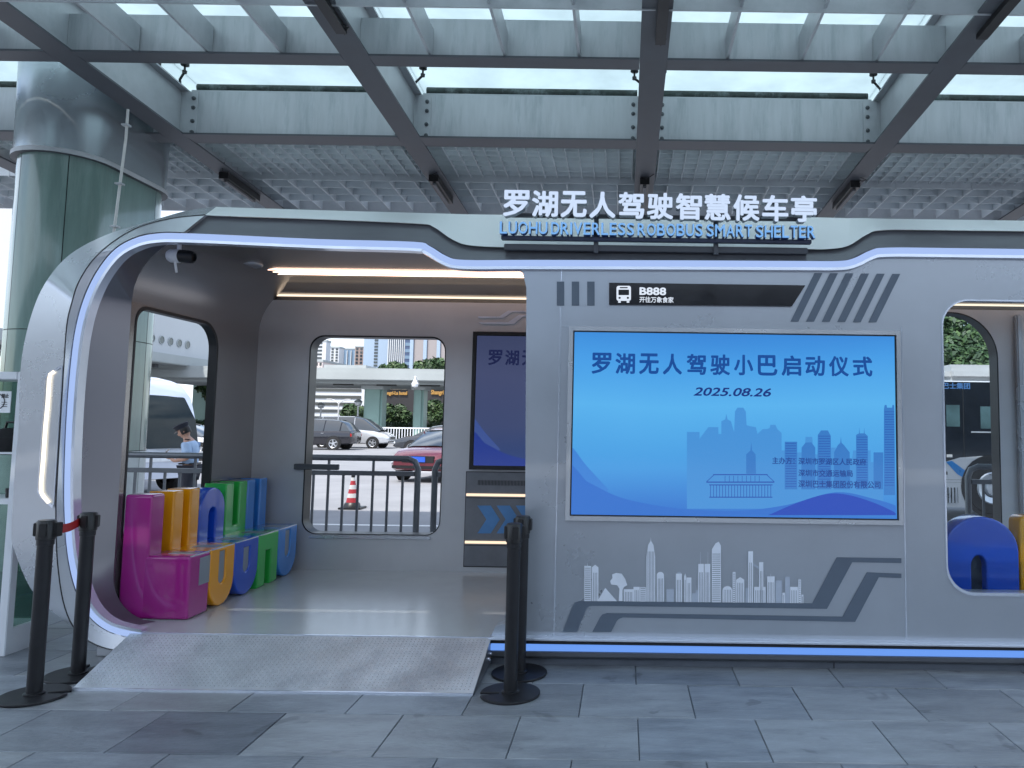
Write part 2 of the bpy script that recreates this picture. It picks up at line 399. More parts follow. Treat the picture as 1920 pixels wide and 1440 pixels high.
# short joists between the second and third girder
for a, b in zip(XB, XB[1:]):
    for q in (1, 2, 3):
        X = a+(b-a)*q/4
        bar_y('joist', M_steel, X-.012, X+.012, 3.02, 6.60, .025, .295)
# glass roof and its clamps
for a, b in zip(XB, XB[1:]):
    for y0, y1 in ((6.75, 8.9), (4.45, 6.73), (2.15, 4.43), (-.15, 2.13), (-3.6, -.17)):
        bar_y('glass_panel', M_glass_roof, a+.002, b-.002, y0, y1, .80, .815)
for X in XB[1:]:
    for Yc in (8.15,):
        bm = bmesh.new(); z = zb(Yc)
        for s in (-1, 1):
            add_tube(bm, [(X, Yc+.2, z+.60), (X+s*.05, Yc+.1, z+.64), (X+s*.16, Yc, z+.68)], .014, 8)
            add_lathe(bm, [(0, 0), (.024, 0), (.026, .03), (.012, .035), (.012, .085), (.045, .09), (.045, .118), (0, .12)], 12, Matrix.Translation((X+s*.16, Yc, z+.665)))
        link_mesh('glass_clamp', bm_mesh(bm), M_black, canopy, smooth=True)
# egg-crate ceiling: long fins and cross fins, a fine field and a coarse field
X = -7.7
fine_x = []
while X < 6.2:
    if min(abs(X-q) for q in XB) > .13: bar_y('ceiling_fin', M_fin, X-.003, X+.003, 8.75, 9.76, .12, .26); fine_x.append(X)
    X += .165
for k in range(6):
    Y = 8.9+.155*k
    z = zb(Y); box('cross_fin', M_fin, canopy, -7.8, 6.3, Y-.004, Y+.004, z+.13, z+.255)
X = -10
while X < 7.6:
    if min(abs(X-q) for q in XB) > .14: bar_y('ceiling_fin', M_fin, X-.005, X+.005, 9.79, 10.94, .06, .30)
    X += .34
for k in range(4):
    Y = 9.80+.27*k
    z = zb(Y); box('cross_fin', M_fin, canopy, -10.2, 7.8, Y-.006, Y+.006, z+.075, z+.29)
bar_y('ceiling_deck', mat('ceiling_deck_grey', (.7, .72, .73), .8), -10.4, 8, 8.86, 10.60, .84, .88)
for a, b in zip([-10.5]+XB, XB+[8]): box('edge_girder', M_steel, canopy, a+.02, b-.02, 10.96, 10.99, zb(10.98)+.02, zb(10.98)+.30)
for X in XB[1:]:
    bar_y('lamp_trough', M_black, X-.06, X+.06, 9.35, 10.2, -.09, -.004)
    bar_y('lamp_tube', mat('lamp_tube', (.12, .12, .13), .5), X-.02, X+.02, 9.4, 10.15, -.12, -.092)
for X, y0, y1 in ((-2.49, 4.9, 6.1), (.22, 4.9, 6.2), (2.92, 4.9, 6.05)):
    bar_y('lamp_trough', M_black, X+.0, X+.09, y0-1.2, y1, -.05, -.004)

for X, Y in ((-2.49, 9.32), (.22, 9.3), (2.92, 9.3), (-5.18, 9.3), (.22, 6.15), (-2.49, 6.05)):
    z = zb(Y); pts = [(X+.05, Y+.1, z-.03)]
    for k in range(7): pts.append((X+.05+random.uniform(-.05, .07), Y-.02*k, z-.02-.03*math.sin(k)+.01*k))
    tube('loose_wire', M_black, canopy, pts, .006, 5)

# ================================================================== OVAL COLUMN
def stadium(cx, y0, y1, r, n=14):
    p = [(cx-r*math.cos(math.pi*i/n)*1.0, y0-r*math.sin(math.pi*i/n)) for i in range(n+1)]
    q = [(cx+r*math.cos(math.pi*i/n), y1+r*math.sin(math.pi*i/n)) for i in range(n+1)]
    return p+q
def column(label, cx, y0, y1, r, ztop, zcap, zband, group=None):
    c = thing('oval_column', label, 'column', (cx, (y0+y1)/2, 0), group)
    green = mat('green_glass_cladding', (.16, .25, .225), .2, 0, var=.18, scale=1.6, stretch=(3, 3, .35), rvar=.08, coat=.6, dirt=(.24, .34, .31), dscale=1.2)
    def skin(name, m, rad, z0, z1, flare=0.0, parent=c, gap=0.0, parts=1):
        st = stadium(cx, y0, y1, rad); st2 = stadium(cx, y0, y1, rad+flare); n = len(st)
        if parts == 1:
            return loft(name, m, parent, [[(a, b, z0) for a, b in st], [(a, b, z1) for a, b in st2]], closed=True)
        step = n//parts
        for i in range(parts):
            idx = [(i*step+j) % n for j in range(step+1)]
            a = [Vector((st[k][0], st[k][1], 0)) for k in idx]
            if gap:
                a[0] = a[0]+(a[1]-a[0]).normalized()*gap; a[-1] = a[-1]+(a[-2]-a[-1]).normalized()*gap
            loft(name, m, parent, [[(v.x, v.y, z0+gap) for v in a], [(v.x, v.y, z1-gap) for v in a]])
    skin('core', mat('dark_joint', (.02, .025, .025), .8), r-.02, 0, zcap)
    skin('glass_cladding', green, r, zband, zcap-.04, gap=.004, parts=6)
    skin('glass_cladding', green, r, 1.12, zband, gap=.004, parts=6) if zband > 1.2 else None
    skin('base_cladding', mat('white_base_panel', (.55, .58, .58), .4), r+.004, 0, min(1.12, zband), gap=.003, parts=6)
    skin('capital', mat('capital_metal', (.42, .47, .50), .26, .75, var=.05, scale=1), r+.035, zcap, ztop, .02)
    skin('capital_lip', M_steel, r+.055, zcap-.05, zcap-.002)
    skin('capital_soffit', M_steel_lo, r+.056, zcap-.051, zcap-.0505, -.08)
    return c
col1 = column('big oval column with green glass cladding and steel capital behind the shelter', -5.93, 7.72, 8.55, .42, 5.48, 4.19, 2.35)
cond = thing('conduit', 'thin white conduit running down beside the oval column', 'pipe', (-5, 7.2, 0))
tube('pipe', mat('white_conduit', (.6, .6, .58), .5), cond, [V3(240, 205, 6.9), V3(236, 260, 6.9), V3(214, 432, 6.9), V3(205, 620, 6.9)], .012, 8)
for py in (235, 345, 425):
    p = V3(240-(py-205)*.11, py, 6.9); box('clip', M_steel, cond, p.x-.03, p.x+.03, 6.87, 6.93, p.z-.008, p.z+.008)

# ================================================================== SHELTER
YF, YB = 4.80, 6.80
FZ = .17                                    # floor height
CZ = 2.74                                   # ceiling height
XL = -3.34                                  # inner face of the side wall
XR = 4.6
sh = thing('bus_shelter', 'silver rounded bus shelter with blue light line and built-in screens', 'bus shelter', (0, 5.8, 0))
# ---- the flared collar round the front
Nc = [(262,1200),(205,1186),(165,1155),(140,1105),(125,1040),(119,960),(119,880),(123,780),(130,690),(139,620),(155,560),(180,508),(214,466),(256,443),(300,435),(345,435)]
Sc = [(262,1222),(200,1216),(150,1190),(122,1140),(108,1055),(105,957),(108,890),(113,800),(119,700),(125,613),(134,570),(150,524),(186,475),(249,431),(320,410),(385,403)]
Oc = [(262,1192),(190,1186),(142,1176),(67,1117),(28,1035),(22,990),(28,880),(35,800),(39,686),(56,600),(84,532),(130,478),(200,440),(290,412),(350,395),(405,388)]
def resample(pts, n):
    P = [Vector(p) for p in pts]
    # Catmull-Rom through the points
    out = []
    for i in range(len(P)-1):
        p0 = P[max(i-1, 0)]; p1 = P[i]; p2 = P[i+1]; p3 = P[min(i+2, len(P)-1)]
        for k in range(n):
            t = k/n
            out.append(.5*((2*p1)+(p2-p0)*t+(2*p0-5*p1+4*p2-p3)*t*t+(3*p1-p0-3*p2+p3)*t**3))
    out.append(P[-1]); return [(v.x, v.y) for v in out]
K = 5
Nr, Sr, Orr = resample(Nc, K), resample(Sc, K), resample(Oc, K)
YN, YS, YO = 4.745, 4.72, 5.20
rowN = [V3(x, y, YN) for x, y in Nr]; rowS = [V3(x, y, YS) for x, y in Sr]; 
def yo(x, y): return 4.755 if y > 520 else 4.755+(YO-4.755)*min(1, (520-y)/125)
def ys(x, y): return 4.72 if y > 480 else 4.72+.10*min(1, (480-y)/70)
rowS = [V3(x, y, ys(x, y)) for x, y in Sr]
rowO = [V3(x, y, yo(x, y)) for x, y in Orr]
rowS2 = [v+Vector((0, .006, 0)) for v in rowS]
loft('front_ring', M_shell, sh, [rowN, rowS])
# the neon's top run and the fascia outline above it
Nt = [(345,435),(400,437),(600,446),(775,451),(806,459),(838,478),(872,485),(1000,485),(1300,486),(1500,487),(1572,487),(1600,482),(1632,467),(1664,462),(1800,463),(2300,470)]
Dt = [(385,403),(420,405),(600,411),(780,419),(812,425),(850,450),(890,461),(1000,464),(1300,466),(1500,467),(1550,467),(1590,461),(1625,440),(1660,431),(1800,432),(2300,438)]
Ot = [(405,388),(440,389),(600,394),(780,399),(815,400),(850,401),(890,402),(1000,403),(1300,405),(1500,407),(1550,408),(1590,409),(1625,409),(1660,410),(1800,412),(2300,419)]
Ntr, Dtr, Otr = resample(Nt, 4), resample(Dt, 4), resample(Ot, 4)
tN = [V3(x, y, YN) for x, y in Ntr]; tD = [V3(x, y, 4.82) for x, y in Dtr]; tO = [V3(x, y, YO) for x, y in Otr]
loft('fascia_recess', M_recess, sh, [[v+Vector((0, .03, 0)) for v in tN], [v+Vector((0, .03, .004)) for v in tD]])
M_rooflit = mat('toplit_roof_metal', (.78, .80, .80), .38, .2, var=.04, scale=1.5)  # shell metal made paler: light from the glass roof put into the colour

def pull(v, k, y): 
    tx = min(max(v.x, XL-.11), 0) ; return Vector((v.x+(tx-v.x)*k, max(y, v.y+.02), min(v.z, .12) if v.x > -3.42 and v.z < .5 else v.z-.02*k))
loft('shell', M_shell, sh, [rowS2, rowO, [pull(v, .25, v.y+.05) for v in rowO], [pull(v, .95, v.y+.30) for v in rowO]])
loft('roof_fascia', M_rooflit, sh, [tD, tO, [Vector((v.x, YB+.1, v.z-.02)) for v in tO]])
corner = [v.copy() for v in rowO[-22:]]
loft('roof_corner', M_rooflit, sh, [corner, [Vector((v.x, YB+.1, v.z-.02)) for v in corner]])
bm = bmesh.new(); add_tube(bm, [v+Vector((0, -.001, 0)) for v in rowS], .0035, 6); link_mesh('shell_seam', bm_mesh(bm), M_gasket, sh)
# ---- neon band
def sweep_band(name, m, pts, wid, y0, dep, parent=sh):
    n = len(pts); rows = []
    for i, p in enumerate(pts):
        a = pts[max(i-1, 0)]; b = pts[min(i+1, n-1)]; d = (b-a); d.y = 0; d.normalize()
        nrm = Vector((-d.z, 0, d.x))      # towards the outside for a run that goes up and right
        rows.append([p+nrm*wid*.5+Vector((0, dep, 0)), p+nrm*wid*.5, p-nrm*wid*.5, p-nrm*wid*.5+Vector((0, dep, 0))])
        for v in rows[-1]: v.y += y0-p.y
    return loft(name, m, parent, rows, smooth=True)
M_neon = emit('neon_white_blue', (168, 194, 246), .95, False)
M_neon2 = emit('neon_blue', (105, 155, 240), 1.0, False)
path = [(x+9, y+2) for x, y in Nr] + Ntr[1:]
path = [(x, y) for x, y in Nr]+Ntr[1:]
def inset(pts, dpx):
    out = []
    for i, p in enumerate(pts):
        a = Vector(pts[max(i-1, 0)]); b = Vector(pts[min(i+1, len(pts)-1)]); d = (b-a).normalized()
        out.append((p[0]-d.y*dpx, p[1]+d.x*dpx))
    return out
sweep_band('light_line', M_neon, [V3(x, y, 4.735) for x, y in inset(path, 8)], .040, 4.735, .05)
sweep_band('light_line_edge', M_rim, [V3(x, y, 4.732) for x, y in inset(path, 17)], .018, 4.728, .07)
# ---- inner lining: floor fillet, side wall with window hole, top fillet, ceiling
rb, rt = .06, .46
rbt = .30
prof = []
for i in range(9): t = R(270-90*i/8); prof.append((XL+rb+rb*math.cos(t), FZ+rb+rb*math.sin(t)))
loft('lining_lower', M_lining, sh, [[Vector((x, 5.0, z)) for x, z in prof], [Vector((x, YB, z)) for x, z in prof]])
prof = []
for i in range(11): t = R(180-90*i/10); prof.append((XL+rt+rt*math.cos(t), CZ-rt+rt*math.sin(t)))
prof.append((XR, CZ))
throat, thr2 = [], []
for p in rowN+tN[1:]:
    if p.z < FZ+rbt and p.x < -2:
        zz = max(p.z, FZ); throat.append(p+Vector((0, .03, 0))); thr2.append(Vector((XL+rbt-math.sqrt(max(0, rbt*rbt-(FZ+rbt-zz)**2)), 5.0, zz))); continue
    x_ = max(p.x, XL); zc_ = CZ if x_ > XL+rt else CZ-rt+math.sqrt(max(0, rt*rt-(XL+rt-x_)**2))
    throat.append(p+Vector((.0, .03, -.02 if p.x > -3 else 0))); thr2.append(Vector((x_, 5.0, min(p.z, CZ-rt) if x_ <= XL+.001 else zc_)))
loft('opening_throat', mat('dimmed_jamb_lining', (.20, .195, .215), .28, .75, var=.04, scale=1, rvar=.03), sh, [throat, thr2])  # lining metal made darker: its dim reflections are put into the colour
loft('ceiling', M_lining, sh, [[Vector((x, 5.0, z)) for x, z in prof], [Vector((x, 6.40, z)) for x, z in prof]])
loft('ceiling_corner', M_lining, sh, [[Vector((x, 6.40, z)) for x, z in prof[:-1]], [Vector((x, YB, z)) for x, z in prof[:-1]]])
# cove between ceiling and back wall
cove = [(6.40, CZ), (6.55, CZ-.015), (6.68, CZ-.05), (6.76, CZ-.10), (6.80, CZ-.16)]
loft('ceiling_cove', M_lining, sh, [[Vector((XL, y, z)) for y, z in cove], [Vector((XR, y, z)) for y, z in cove]])
side_hole = rr(5.05, .62, 6.10, 2.27, (.12, .12, .22, .12))
zt_side = CZ-rt
panel_x('side_wall', M_lining, sh, [[(5.0, FZ+rb), (YB, FZ+rb), (YB, zt_side+.0), (5.0, zt_side+.0)], side_hole], XL-.06, XL, )
panel_x('window_gasket', M_gasket, sh, [rr(5.05, .62, 6.10, 2.27, (.12, .12, .22, .12)), rr(5.065, .635, 6.075, 2.247, (.11, .11, .2, .11))], XL-.063, XL+.004)
panel_x('outer_side_skin', M_shell, sh, [[(4.99, FZ+.1), (YB, FZ+.1), (YB, zt_side+.1), (4.99, zt_side+.1)], rr(5.03, .58, 6.14, 2.28, .14)], XL-.075, XL-.065)
box('lining_seam', M_rim, sh, XL+.001, XL+.012, YB-.006, YB-.002, FZ, CZ-.2)
# ---- floor, sill
box('floor', M_floor, sh, -3.1, XR, YF-.05, YB, .05, FZ)
fx0 = W(262, 1190, YF)[0]
box('floor_edge_strip', M_rim, sh, fx0, W(925, 1190, YF)[0], YF-.062, YF-.051, FZ-.03, FZ+.003)
box('plinth', mat('plinth_metal', (.10, .11, .13), .45, .5), sh, -3.3, XR, YF+.03, YB, 0, .10)
xs0 = W(921, 1195, YF)[0]
# sill ledge, light line, bulge under the front wall
def lip(name, m, prof, x0=xs0, x1=XR):
    loft(name, m, sh, [[Vector((x0, y, z)) for y, z in prof], [Vector((x1, y, z)) for y, z in prof]], smooth=True)
    return None
box('sill_rim', M_rim, sh, xs0, XR, 4.70, 4.79, .166, .182, .004)
box('sill_shadow_gap', M_gasket, sh, xs0, XR, 4.72, 4.79, .142, .165)
box('lower_light_line', M_neon2, sh, xs0, XR, 4.708, 4.75, .104, .136)
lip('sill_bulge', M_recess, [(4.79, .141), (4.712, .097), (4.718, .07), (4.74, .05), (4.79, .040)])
box('skirting', mat('skirting_metal', (.16, .18, .21), .4, .5), sh, xs0, XR, 4.785, 4.80, .0, .045)
box('skirting_joint', M_gasket, sh, W(1562, 1230, 4.79)[0], W(1564, 1230, 4.79)[0], 4.782, 4.786, 0, .044)
# ---- front wall with right window
def Pf(pts): return PP(pts, YF-.04)
left_edge = [(921,1192),(929,1175),(950,1168),(984,1163),(985,900),(987,540),(980,510),(962,494),(940,488)]
fw = Pf(left_edge); fw = [(x, z) for x, z in fw]
zt = W(1300, 492, YF)[1]
hx0, hzt = W(1765, 562, YF-.04); hz0 = W(1800, 1111, YF-.04)[1]
hole = rr(hx0, hz0, XR-.4, hzt, (.17, .17, .17, .17), 10)
outer = [(XR, fw[0][1]-.01), (XR, zt+.12), (fw[-1][0], zt+.12)]
outer = fw + Pf([(1592,491),(1618,485),(1648,470),(1670,467)]) + [(XR, W(1670, 467, YF-.04)[1]), (XR, fw[0][1])]
panel('front_wall', M_front, sh, [outer, hole], YF-.04, YF+.06)
panel('front_window_rim', M_rim, sh, [rr(hx0-.004, hz0-.018, XR-.396, hzt+.004, .174, 10), rr(hx0+.006, hz0+.002, XR-.406, hzt-.006, .166, 10)], YF-.046, YF-.03)
panel('front_window_pane', M_pane, sh, [rr(hx0+.006, hz0+.002, XR-.41, hzt-.006, .166, 10)], YF+.0, YF+.003)
for z_ in (1.50-.03, ):
    pass
for pxa in ((1053, 500, 1048, 1192), (1691, 612, 1692, 1200)):
    x_, _ = W(pxa[0], pxa[1], YF-.045); x2_, zbm = W(pxa[2], pxa[3], YF-.045); _, ztp = W(pxa[0], pxa[1], YF-.045)
    box('panel_seam', M_rim, sh, x_-.0025, x_+.0025, YF-.0435, YF-.040, max(zbm, .19), ztp)
box('front_panel_line', M_rim, sh, W(1053, 612, 4.756)[0], W(1691, 612, 4.756)[0], 4.755, 4.76, W(1053, 612, 4.756)[1]-.002, W(1053, 612, 4.756)[1]+.002)
YD = YF-.043
def decal(name, m, pts, dy=0.0, parent=sh, th=.002, y=None):
    yy = (YD if y is None else y)-dy
    return panel(name, m, parent, [PP(pts, yy)], yy-th, yy)
for x in (1044, 1072, 1101): decal('grey_bar', M_decal, [(x, 528), (x+14, 528), (x+14, 573), (x, 573)])
for k in range(6):
    d = 29.2*k; e = .3*k
    decal('slanted_bar', M_decal, [(1527+d, 512+e), (1542+d, 512+e), (1497+d, 603+e), (1482+d, 603+e)])
def z4(p): return [(1020+x/2.743, 980+y/2.743) for x, y in p]
decal('sweep_band', M_decal, z4([(95,562),(148,425),(160,410),(180,403),(205,402),(1380,415),(1505,178),(1838,183),(1838,208),(1585,203),(1455,443),(245,427),(228,432),(217,445),(170,562)]))
decal('sweep_band', M_decal, z4([(248,562),(288,487),(300,472),(325,465),(1535,483),(1660,255),(1838,262),(1838,285),(1722,280),(1600,510),(405,487),(385,495),(375,505),(345,562)]))
# ---- skyline print
sk = []
def B(x0, x1, yt, base=404, shape='flat'):
    if shape == 'flat': p = [(x0, base), (x0, yt), (x1, yt), (x1, base)]
    elif shape == 'point': p = [(x0, base), (x0, yt+14), ((x0+x1)/2, yt), (x1, yt+14), (x1, base)]
    elif shape == 'spire': m = (x0+x1)/2; h = base-yt; p = [(x0, base), (x0, yt+h*.3), (x0+(x1-x0)*.2, yt+h*.12), (m-2, yt+h*.06), (m, yt), (m+2, yt+h*.06), (x1-(x1-x0)*.2, yt+h*.12), (x1, yt+h*.3), (x1, base)]
    elif shape == 'round': m = (x0+x1)/2; r_ = (x1-x0)/2; p = [(x0, base)]+[(m-r_*math.cos(R(a)), yt+r_*.9-r_*.9*math.sin(R(a))) for a in range(0, 181, 20)]+[(x1, base)]
    elif shape == 'slope': p = [(x0, base), (x0, yt+40), (x0+(x1-x0)*.4, yt+8), (x0+(x1-x0)*.75, yt), (x1, yt+20), (x1, base)]
    return p
bl = [(207,242,222,'flat','h'),(246,280,216,'point','v'),(275,375,335,'tri','v'),(410,460,342,'flat','v'),(460,492,330,'flat','v'),(494,524,332,'flat','h'),(527,572,75,'spire','v'),(580,617,253,'round','v'),
      (630,668,342,'flat','m'),(678,710,262,'flat','v'),(686,704,254,'flat','m'),(720,732,262,'point','v'),(733,758,282,'flat','v'),(760,792,362,'flat','m'),(793,822,212,'flat','v'),(826,855,212,'flat','v'),(780,822,347,'flat','m'),(863,910,98,'slope','h'),
      (918,968,326,'round','v'),(970,985,254,'flat','h'),(988,1030,280,'point','v'),(1036,1050,335,'flat','m'),(1050,1075,147,'flat','v'),(1106,1128,203,'flat','v'),(1076,1110,232,'bridge','m'),(1080,1140,330,'flat','v'),
      (1148,1186,276,'flat','v'),(1190,1223,297,'flat','m'),(1226,1240,360,'flat','v'),(1240,1265,278,'flat','m'),(1266,1306,330,'flat','v'),(1308,1322,292,'flat','h'),(1324,1334,370,'flat','v')]
light, midl = [], []
for x0, x1, yt, s, st in bl:
    base = 403+(x0-200)*.010
    if s == 'tri': p = [(x0, base), ((x0+x1)/2-10, yt), (x1, base)]
    elif s == 'bridge': p = [(1072, 205), (1106, 228), (1106, 240), (1072, 218)]
    else: p = B(x0, x1, yt, base, s)
    (midl if st == 'm' else light).append(p)
    if s in ('tri', 'bridge'): continue
    h = base-yt
    if st == 'v':
        n = max(1, int((x1-x0)/9))
        for k in range(n): xx = x0+(x1-x0)*(k+1)/(n+1); sk.append([(xx-.9, base), (xx-.9, yt+h*.22), (xx+.9, yt+h*.22), (xx+.9, base)])
    elif st == 'h':
        yy = yt+h*(.2 if s == 'slope' else .06)
        while yy < base-4: sk.append([(x0+3, yy), (x1-3, yy), (x1-3, yy+2.4), (x0+3, yy+2.4)]); yy += 10
for a in (805, 843, 223, 1166, 728): light.append([(a-1.2, 300 if a in (805, 843) else (240 if a == 223 else 290)), (a-.4, 150 if a in (805, 843) else (207 if a == 223 else 262)), (a+.4, 150 if a in (805, 843) else (207 if a == 223 else 262)), (a+1.2, 300 if a in (805, 843) else (240 if a == 223 else 290))])
tree_p = [(384,403),(388,340),(376,322),(345,318),(340,300),(352,285),(350,266),(372,258),(400,262),(418,290),(428,322),(412,330),(404,345),(404,403)]
light.append(tree_p)
skyl = None
def multi(name, m, polys, dy, conv, Y, parent=sh):
    """several flat printed shapes joined into one print"""
    if name != 'backdrop_lines' and len(polys) > 1 and name != 'skyline_lines':
        for i, p in enumerate(polys): multi(name, m, [p], dy+i*.00006, conv, Y, parent)
        return
    bm = bmesh.new()
    for p in polys:
        q = PP(conv(p), Y-dy); 
        vs = [bm.verts.new((x, Y-dy, z)) for x, z in q]
        for tri in tessellate_polygon([[Vector((x, z, 0)) for x, z in q]]):
            try: bm.faces.new([vs[i] for i in tri])
            except ValueError: pass
    for f in bm.faces:
        f.normal_update()
        if f.normal.y > 0: f.normal_flip()
    me = bpy.data.meshes.new(name); bm.to_mesh(me); bm.free()
    return link_mesh(name, me, m, parent, kind='stuff' if name.endswith('lines') else None)
multi('printed_tower', M_decal_mid, midl, .0014, z4, YD)
multi('printed_tower', M_decal_light, light, .0026, z4, YD)
multi('skyline_lines', M_decal, sk, .0050, z4, YD)
# ---- route sign on the front wall
rs = panel('route_sign', mat('route_sign_black', (.008, .009, .014), .15), sh, [PP([(1142,530),(1510,535),(1485,574),(1142,571)], YD-.012)], YD-.014, YD)
M_wt = emit('sign_white', (225, 235, 250), 1.0, False)
text('lettering', M_wt, rs, 'B888', (1199, 538.5, 1249, 553), YD-.016, .003, .03)
text('lettering', M_wt, rs, '开往万象食家', (1199, 556, 1263, 567), YD-.016, .003, .015)
def zi(p): return [(1156+x, 536+y) for x, y in p]
def rrp(x0, y0, x1, y1, r, n=4): return rr(x0, y0, x1, y1, r, n)
ic = YD-.017
panel('bus_icon', M_wt, rs, [PP(zi(rrp(0, 0, 27, 28, 4)), ic), PP(zi(rrp(6, 2.2, 21, 4.6, 1)), ic), PP(zi(rrp(3.5, 7, 23.5, 17.5, 1.2)), ic), PP(zi(rrp(3.5, 20.5, 8, 24.5, 2)), ic), PP(zi(rrp(19, 20.5, 23.5, 24.5, 2)), ic)], ic-.002, ic+.001)
panel('bus_icon', M_wt, rs, [PP(zi(rrp(3, 28.5, 8, 31.5, .8)), ic)], ic-.002, ic+.001)
panel('bus_icon', M_wt, rs, [PP(zi(rrp(19, 28.5, 24, 31.5, .8)), ic)], ic-.002, ic+.001)
# ---- the big screen
def grad_screen(name, stops, k=1.0, wav=True):
    m = bpy.data.materials.new(name); m.use_nodes = True; n = m.node_tree; b = n.nodes['Principled BSDF']
    t = n.nodes.new('ShaderNodeTexCoord'); sp = n.nodes.new('ShaderNodeSeparateXYZ'); n.links.new(t.outputs['Generated'], sp.inputs[0])
    nz = n.nodes.new('ShaderNodeTexNoise'); nz.inputs['Scale'].default_value = 1.4; nz.inputs['Detail'].default_value = 1; n.links.new(t.outputs['Generated'], nz.inputs['Vector'])
    a = n.nodes.new('ShaderNodeMath'); a.operation = 'MULTIPLY_ADD'; a.inputs[1].default_value = .22; n.links.new(nz.outputs[0], a.inputs[0])
    s = n.nodes.new('ShaderNodeMath'); s.operation = 'SUBTRACT'; s.inputs[1].default_value = .11; n.links.new(sp.outputs[2], s.inputs[0]); n.links.new(s.outputs[0], a.inputs[2])
    r = n.nodes.new('ShaderNodeValToRGB'); els = r.color_ramp.elements
    while len(els) > 2: els.remove(els[-1])
    els[0].position = stops[0][0]; els[0].color = lin(stops[0][1])+(1,); els[1].position = stops[-1][0]; els[1].color = lin(stops[-1][1])+(1,)
    for p, c in stops[1:-1]: e = els.new(p); e.color = lin(c)+(1,)
    n.links.new(a.outputs[0], r.inputs[0]); n.links.new(r.outputs[0], b.inputs['Emission Color'])
    b.inputs['Emission Strength'].default_value = k/(2**EXPOSURE); b.inputs['Base Color'].default_value = (.01, .01, .015, 1); b.inputs['Roughness'].default_value = .09
    return m
def bez(pts, n=6): return resample(pts, n)
YSC = YF-.052
def build_screen(px, Y, tx, mats, small=False):
    """px = outer frame corners, tx maps picture pixels of the front screen to this screen's pixels"""
    (x0, y0, x1, y1) = px
    xa, za = W(x0, y1, Y); xb, _ = W(x1, y1, Y); _, zb_ = W(x0, y0, Y)
    fr = panel('display_screen', M_shell if not small else M_gasket, sh, [[(xa, za), (xb, za), (xb, zb_), (xa, zb_)], [(xa+.028, za+.028), (xb-.028, za+.028), (xb-.028, zb_-.028), (xa+.028, zb_-.028)]], Y-.022, Y+.02)
    panel('inner_bezel', M_gasket, fr, [[(xa+.026, za+.026), (xb-.026, za+.026), (xb-.026, zb_-.026), (xa+.026, zb_-.026)], [(xa+.036, za+.036), (xb-.036, za+.036), (xb-.036, zb_-.036), (xa+.036, zb_-.036)]], Y-.012, Y-.002)
    box('display_glass', mats['bg'], fr, xa+.03, xb-.03, Y-.006, Y+.002, za+.03, zb_-.03)
    Yg = Y-.0065
    lim = [(1068+1.5, 618), (1682, 970)]
    def cl(p):
        return [tx((min(max(x, 1071), 1679.5), min(max(y, 622), 966))) for x, y in p]
    def zs(p): return cl([(1020+x/2.743, 480+y/2.743) for x, y in p])
    # far hills of water at the bottom, the two skylines, the pavilion drawing
    far = [[(1222,1300),(1222,1000),(1260,1000),(1260,960),(1290,960),(1290,1010),(1340,1010),(1345,930),(1380,930),(1385,1020),(1440,1020),(1440,985),(1500,985),(1500,1040),(1585,1040),(1590,1000),(1680,1000),(1680,1060),(1745,1060),(1745,1300)], [(735,1300),(735,905),(800,905),(800,940),(845,880),(897,880),(897,915),(912,915),(912,850),(932,840),(938,812),(944,840),(962,850),(970,880),(978,905),(982,800),(995,780),(1025,780),(1038,800),(1042,870),(1060,875),(1090,880),(1098,915),(1125,890),(1145,890),(1160,885),(1165,868),(1190,868),(1200,890),(1222,910),(1222,1300)]]
    near = [[(1238,1200),(1238,955),(1302,955),(1302,1200)], [(1323,1200),(1325,985),(1345,960),(1375,958),(1395,985),(1395,1200)], [(1405,1200),(1408,920),(1425,897),(1460,897),(1475,925),(1478,1200)],
            [(1490,1200),(1492,1010),(1510,975),(1524,960),(1527,928),(1530,960),(1545,975),(1572,1010),(1575,1200)], [(1605,1200),(1605,920),(1620,912),(1622,880),(1624,912),(1645,912),(1647,880),(1649,912),(1665,925),(1668,1200)], [(1695,1200),(1695,1010),(1745,1010),(1745,1200)], [(1748,1230),(1748,790),(1752,766),(1762,766),(1764,780),(1790,780),(1792,766),(1800,766),(1802,790),(1806,1230)], [(1040,1120),(1040,1020),(1062,1000),(1066,955),(1070,1000),(1088,1020),(1090,1120)]]
    wave1 = [[(100,1330),(100,1110)]+bez([(130,1105),(260,1180),(420,1250),(700,1300),(1000,1310),(1250,1280),(1500,1215),(1700,1250),(1830,1290)])+[(1830,1350),(100,1350)]]
    wave2 = [[(1150,1350)]+bez([(1150,1335),(1300,1270),(1450,1225),(1560,1228),(1700,1270),(1830,1330)])+[(1830,1350)]]
    wave3 = [[(100,1350)]+bez([(100,1040),(160,1090),(230,1170),(330,1250),(500,1320)])+[(560,1350)]]
    wave4 = [[(100,960)]+bez([(120,960),(160,1000),(220,1080),(330,1200)])+[(300,1350),(100,1350)]]
    multi('backdrop_skyline', mats['far'], far, .0005, zs, Yg, fr)
    multi('backdrop_skyline', mats['near'], near, .0008, zs, Yg, fr)
    multi('backdrop_wave', mats['w3'], wave4, .0011, zs, Yg, fr)
    multi('backdrop_wave', mats['w1'], wave1, .0014, zs, Yg, fr)
    multi('backdrop_wave', mats['w1'], wave3, .0017, zs, Yg, fr)
    multi('backdrop_wave', mats['w2'], wave2, .0020, zs, Yg, fr)
    # window lines on the towers and the pavilion
    ln = []
    for x0_, x1_, yt in ((1242,1298,962),(1412,1472,925),(1752,1802,800),(1609,1664,930)):
        yy = yt
        while yy < 1190: ln.append([(x0_, yy), (x1_, yy), (x1_, yy+3), (x0_, yy+3)]); yy += 13
